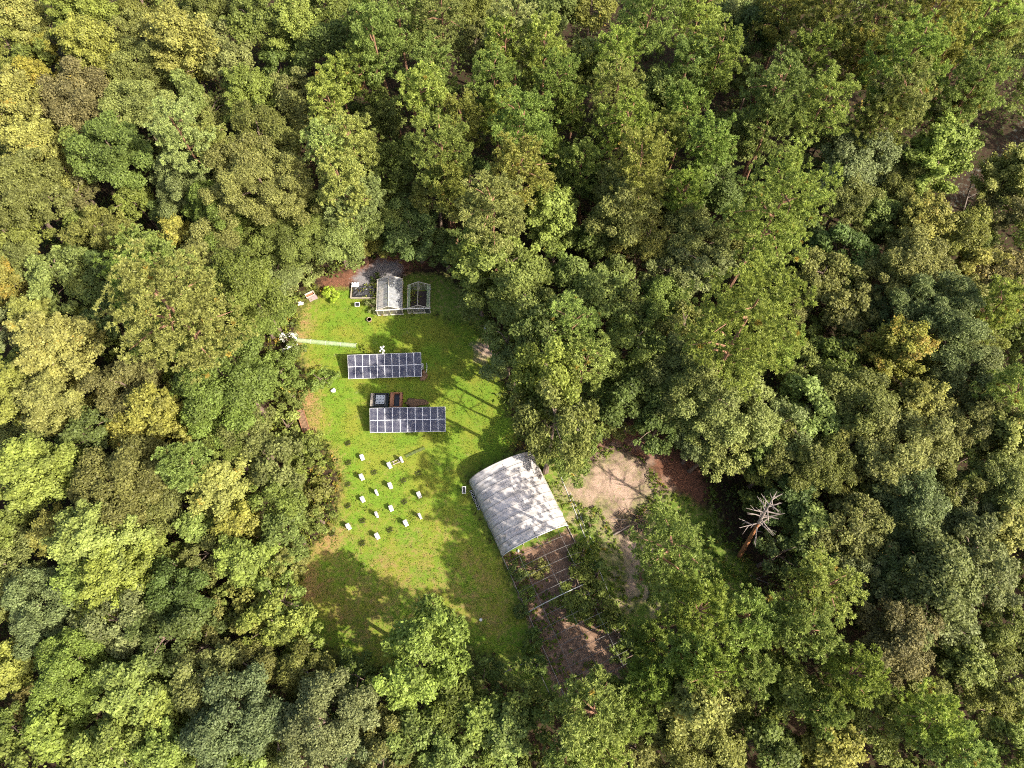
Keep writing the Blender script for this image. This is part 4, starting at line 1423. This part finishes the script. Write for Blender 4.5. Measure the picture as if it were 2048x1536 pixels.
# shrubs and weeds one can tell apart in the clearing
SHRUBS = [(662, 587, 15, "bright", "bright yellow-green sapling alone on the grass between cold frame and tarp bed"), (744, 613, 12, "grey", "pale-leaved low shrub at the greenhouse's front corner"),
          (1165, 1190, 52, "green", "big leafy bush growing through the bare hoops"), (1205, 1215, 26, "green", "smaller leafy bush just right of the big bush in the bare hoops"),
          (1165, 1105, 24, "green", "leafy weeds clump at the hoop house mouth, outer side"), (1195, 1150, 26, "green", "leafy weed clump along the outer edge of the bare hoops, above the big bush"),
          (1040, 1140, 20, "dark", "dark weed clump on the soil inside the first bare hoop, lawn side"), (1075, 1135, 20, "olive", "feathery weed clump on the soil in the middle of the first bare hoops"),
          (1052, 1185, 17, "green", "weed clump inside the bare hoops at the lawn edge"), (1235, 1270, 28, "green", "leafy bush outside the bare hoops near their far end"),
          (1265, 1310, 32, "green", "leafy bush at the outer far corner of the bare hoops"), (1062, 1280, 22, "dark", "dark bush on the lawn side of the bare hoops"),
          (1075, 1330, 24, "dark", "dark bush between pipe frame and bare hoops"), (1040, 1225, 16, "dark", "low dark weeds beside the white ball's side of the hoops"),
          (640, 760, 30, "green", "loose green shrub at the lawn edge left of the solar arrays"), (558, 745, 42, "green", "broad green shrub left of the lawn, level with the solar arrays"),
          (572, 850, 26, "lime", "light green shrub behind the long raised bed"), (612, 925, 36, "lime", "yellow-green shrub at the lawn edge level with the hives' top"),
          (625, 985, 40, "olive", "olive shrub at the lawn edge left of the hives"), (588, 705, 22, "green", "green shrub under the white-blossomed bush"), (548, 640, 32, "green", "green shrub at the upper left corner of the lawn"),
          (582, 574, 18, "pale", "pale green shrub left of the cold frame"), (572, 604, 18, "lime", "light green shrub left of the white sack"), (622, 545, 18, "pale", "pale green shrub just above the cold frame"),
          (588, 795, 26, "green", "green shrub at the lawn edge just above the long raised bed"), (622, 885, 26, "lime", "light green shrub at the foot of the long raised bed"), (592, 905, 34, "olive", "olive shrub left of the lawn, below the long raised bed"),
          (640, 1040, 34, "green", "green shrub at the lawn edge nearest the lowest left hive"), (590, 1120, 30, "olive", "olive shrub beside the dry tan grass at the lawn's lower left"),
          (560, 1180, 34, "lime", "light green shrub beside the dry tan grass, farthest down"), (600, 548, 28, "pale", "pale green shrub left of the red bare earth"),
          (1180, 1050, 14, "lime", "grassy weed clump between the pipes and the brush pile"), (940, 1330, 34, "olive", "olive scrub at the lawn's foot right of the big lime tree"),
          (985, 1345, 24, "dark", "dark scrub at the pipe frame"), (700, 1345, 30, "dark", "dark scrub beside the fallen bare branch"), (750, 555, 9, "dark", "dark small plants on the gravel behind the greenhouse")]
TREES_N = len(TREES)
for (x, y, rp, colr, lab) in SHRUBS:
    rt = tree(x, y, rp, "S", colr, 0.8)
    tag(rt, lab, "shrub")
del TREES[TREES_N:]
wb = tree(577, 687, 19, "S", "pale", 1.1)
TREES.pop()
tag(wb, "bush smothered in white blossom at the left edge of the lawn", "shrub")
for ch in wb.children:
    if ch.name.startswith("crown"):
        ch.data = ch.data.copy()
        sc = np.random.default_rng(9)
        nv = len(ch.data.vertices)
        co = np.empty(nv * 3, dtype=np.float32)
        ch.data.vertices.foreach_get("co", co)
        co = co.reshape(-1, 4, 3)
        mid = co.mean(axis=1, keepdims=True)
        ch.data.vertices.foreach_set("co", (mid + (co - mid) * sc.uniform(0.2, 0.8, size=(len(co), 1, 1))).astype(np.float32).ravel())
        ch.data.materials.append(simple("blossom", (0.66, 0.66, 0.60), 0.8, noise=0.25, scale=2))
        ch.data.polygons.foreach_set("material_index", (sc.random(len(co)) < 0.72).astype(np.int32))

# ------------------------------------------------------------------ undergrowth, weeds and ground litter (nobody could count them)
g = np.random.default_rng(77)


def scatter(n, box, cond, hfun, leaf, name, colour, label_kind, up=0.6, per=16, spread=0.45, var=0.4):
    P = np.column_stack([g.uniform(box[0], box[1], n), g.uniform(box[2], box[3], n)])
    P = P[cond(P)]
    h = hfun(P)
    C = np.repeat(np.column_stack([P, np.zeros(len(P))]), per, axis=0)
    hh_ = np.repeat(h, per)
    C[:, :2] += g.normal(0, spread, size=(len(C), 2)) * np.clip(hh_[:, None], 0.25, 1.2)
    C[:, 2] = 0.05 + hh_ * g.uniform(0.05, 1, size=len(C))
    N = norm(g.normal(size=C.shape) + np.array([0, 0, up]))
    U, V = frames(N, g)
    s = leaf * g.uniform(0.6, 1.4, size=(len(C), 1))
    me = quads(name, C, U * s, V * s * 0.55, M["leaf"], np.clip(np.repeat(g.uniform(0.5 - var, 0.5 + var, len(P)), per) + g.normal(0, 0.12, len(C)), 0, 1), np.repeat(g.uniform(0, 1, len(P)), per))
    o = bpy.data.objects.new(name, me)
    COL.objects.link(o)
    o.color = colour
    return tag(o, kind="stuff")


PP = {k: POLY[k] for k in POLY}
scatter(12000, (-92, 92, -60, 92), lambda P: (sdf(P, PP["clear"]) < 0.5) & (sdf(P, PP["path"]) < 0.5) & (wob(P, 0.22, 41) > -0.5), lambda P: np.clip(0.5 + 2.2 * (wob(P, 0.3, 42) + 0.35), 0.3, 3.6),
        0.22, "undergrowth", (0.105, 0.135, 0.030, 0.03), "stuff", per=20)
scatter(6500, (-5, 30, -45, 0), lambda P: (sdf(P, PP["clear"]) > -1) & (sdf(P, PP["lawn"]) < 0.2) & (sdf(P, PP["sand"]) < 0.3) & (sdf(P, PP["red"]) < 0) & ((sdf(P, PP["soil"]) < 0.1) | (wob(P, 0.8, 44) > 0.35))
        & (wob(P, 0.5, 43) > -0.35) & ~((P - o0[:2]) @ wv < HW) | ((sdf(P, PP["soil"]) > 0) & (wob(P, 0.8, 44) > np.where(np.abs((P - o0[:2]) @ wv - 0.17 * HW) < 0.17 * HW, -0.25, 0.35))), lambda P: 0.15 + 0.35 * np.clip(wob(P, 0.7, 45) + 0.5, 0, 1.2), 0.13, "weeds", (0.190, 0.250, 0.036, 0.06), "stuff", per=12, spread=0.3)
scatter(14000, (-48, 12, -45, 22), lambda P: sdf(P, PP["lawn"]) > -0.8, lambda P: 0.05 + 0.09 * np.clip(wob(P, 0.9, 46) + 0.6, 0, 1.3), 0.07, "grass", (0.130, 0.190, 0.020, 0.10), "stuff", up=0.2, per=7, spread=0.9, var=0.15)

scatter(5200, (-50, -14, -45, 25), lambda P: (sdf(P, PP["lawn"]) < 0.3) & (sdf(P, PP["lawn"]) > -4.5) & (P[:, 0] < -12 - 0.15 * P[:, 1]) & (sdf(P, PP["red2"]) < -0.5) & (wob(P, 0.7, 51) > -0.45), lambda P: 0.2 + np.clip(-0.35 * sdf(P, PP["lawn"]), 0, 1.4) * (0.6 + 0.5 * wob(P, 0.8, 52)),
        0.16, "scrub", (0.215, 0.245, 0.040, 0.10), "stuff", per=14, spread=0.4)

# ------------------------------------------------------------------ labels of the trees: what it looks like, then where it stands
ROWS = [(150, "at the top edge"), (290, "far behind the greenhouses"), (420, "well behind the greenhouses"), (540, "just behind the greenhouses"), (660, "beside the greenhouses"),
        (780, "level with the upper array"), (900, "level with the lower array"), (1020, "level with the upper hives"), (1130, "level with the lowest hives"),
        (1270, "level with the bare hoops"), (1400, "level with the lawn's foot"), (9999, "at the bottom edge")]
COLS = [(130, "far left"), (290, "left"), (450, "mid-left"), (690, "beside the lawn, left"), (860, "above or below the lawn"), (1050, "right of centre line"), (1240, "in the hoop house's column"),
        (1420, "right of hoop house"), (1600, "in the dead pine's column"), (1780, "right"), (1920, "well right"), (9999, "far right")]
COLW = ["far left", "left", "mid-left", "left of the lawn", "greenhouse column", "right of greenhouses", "hoop house column", "right of hoop house", "dead pine column", "right", "well right", "far right"]
ORD = ["first", "second", "third", "fourth", "fifth", "sixth", "seventh"]
groups = {}
for (px, py, colr, kind, root) in TREES:
    r_ = next(w for v, w in ROWS if py < v)
    c_ = COLW[next(i for i, (v, w) in enumerate(COLS) if px < v)]
    groups.setdefault((colr, kind, r_, c_), []).append((px, py, root))
for (colr, kind, r_, c_), L in groups.items():
    L.sort(key=lambda q: q[0])
    w1, w2, _n = KINDS[kind]
    for i, (px, py, root) in enumerate(L):
        if len(L) == 1:
            lab = "%s %s, %s, %s" % (PAL[colr][2], w1, c_, r_)
        elif len(L) == 2:
            lab = "%s of two %s %s, %s, %s" % (("left", "right")[i], PAL[colr][2], w2, c_, r_)
        else:
            lab = "%s-from-left of %s %s %s, %s, %s" % (ORD[i], ["", "", "", "three", "four", "five", "six", "seven"][len(L)], PAL[colr][2], w2, c_, r_)
        root["label"] = lab
        root["group"] = ("pines" if kind in "PT" else "broadleaf trees") + " of the wood"

print("TREES", len(TREES), "fill", len(FILL), "max words", max(len(t[4]["label"].replace(",", " ").split()) for t in TREES), "labels", len(set(t[4]["label"] for t in TREES)))
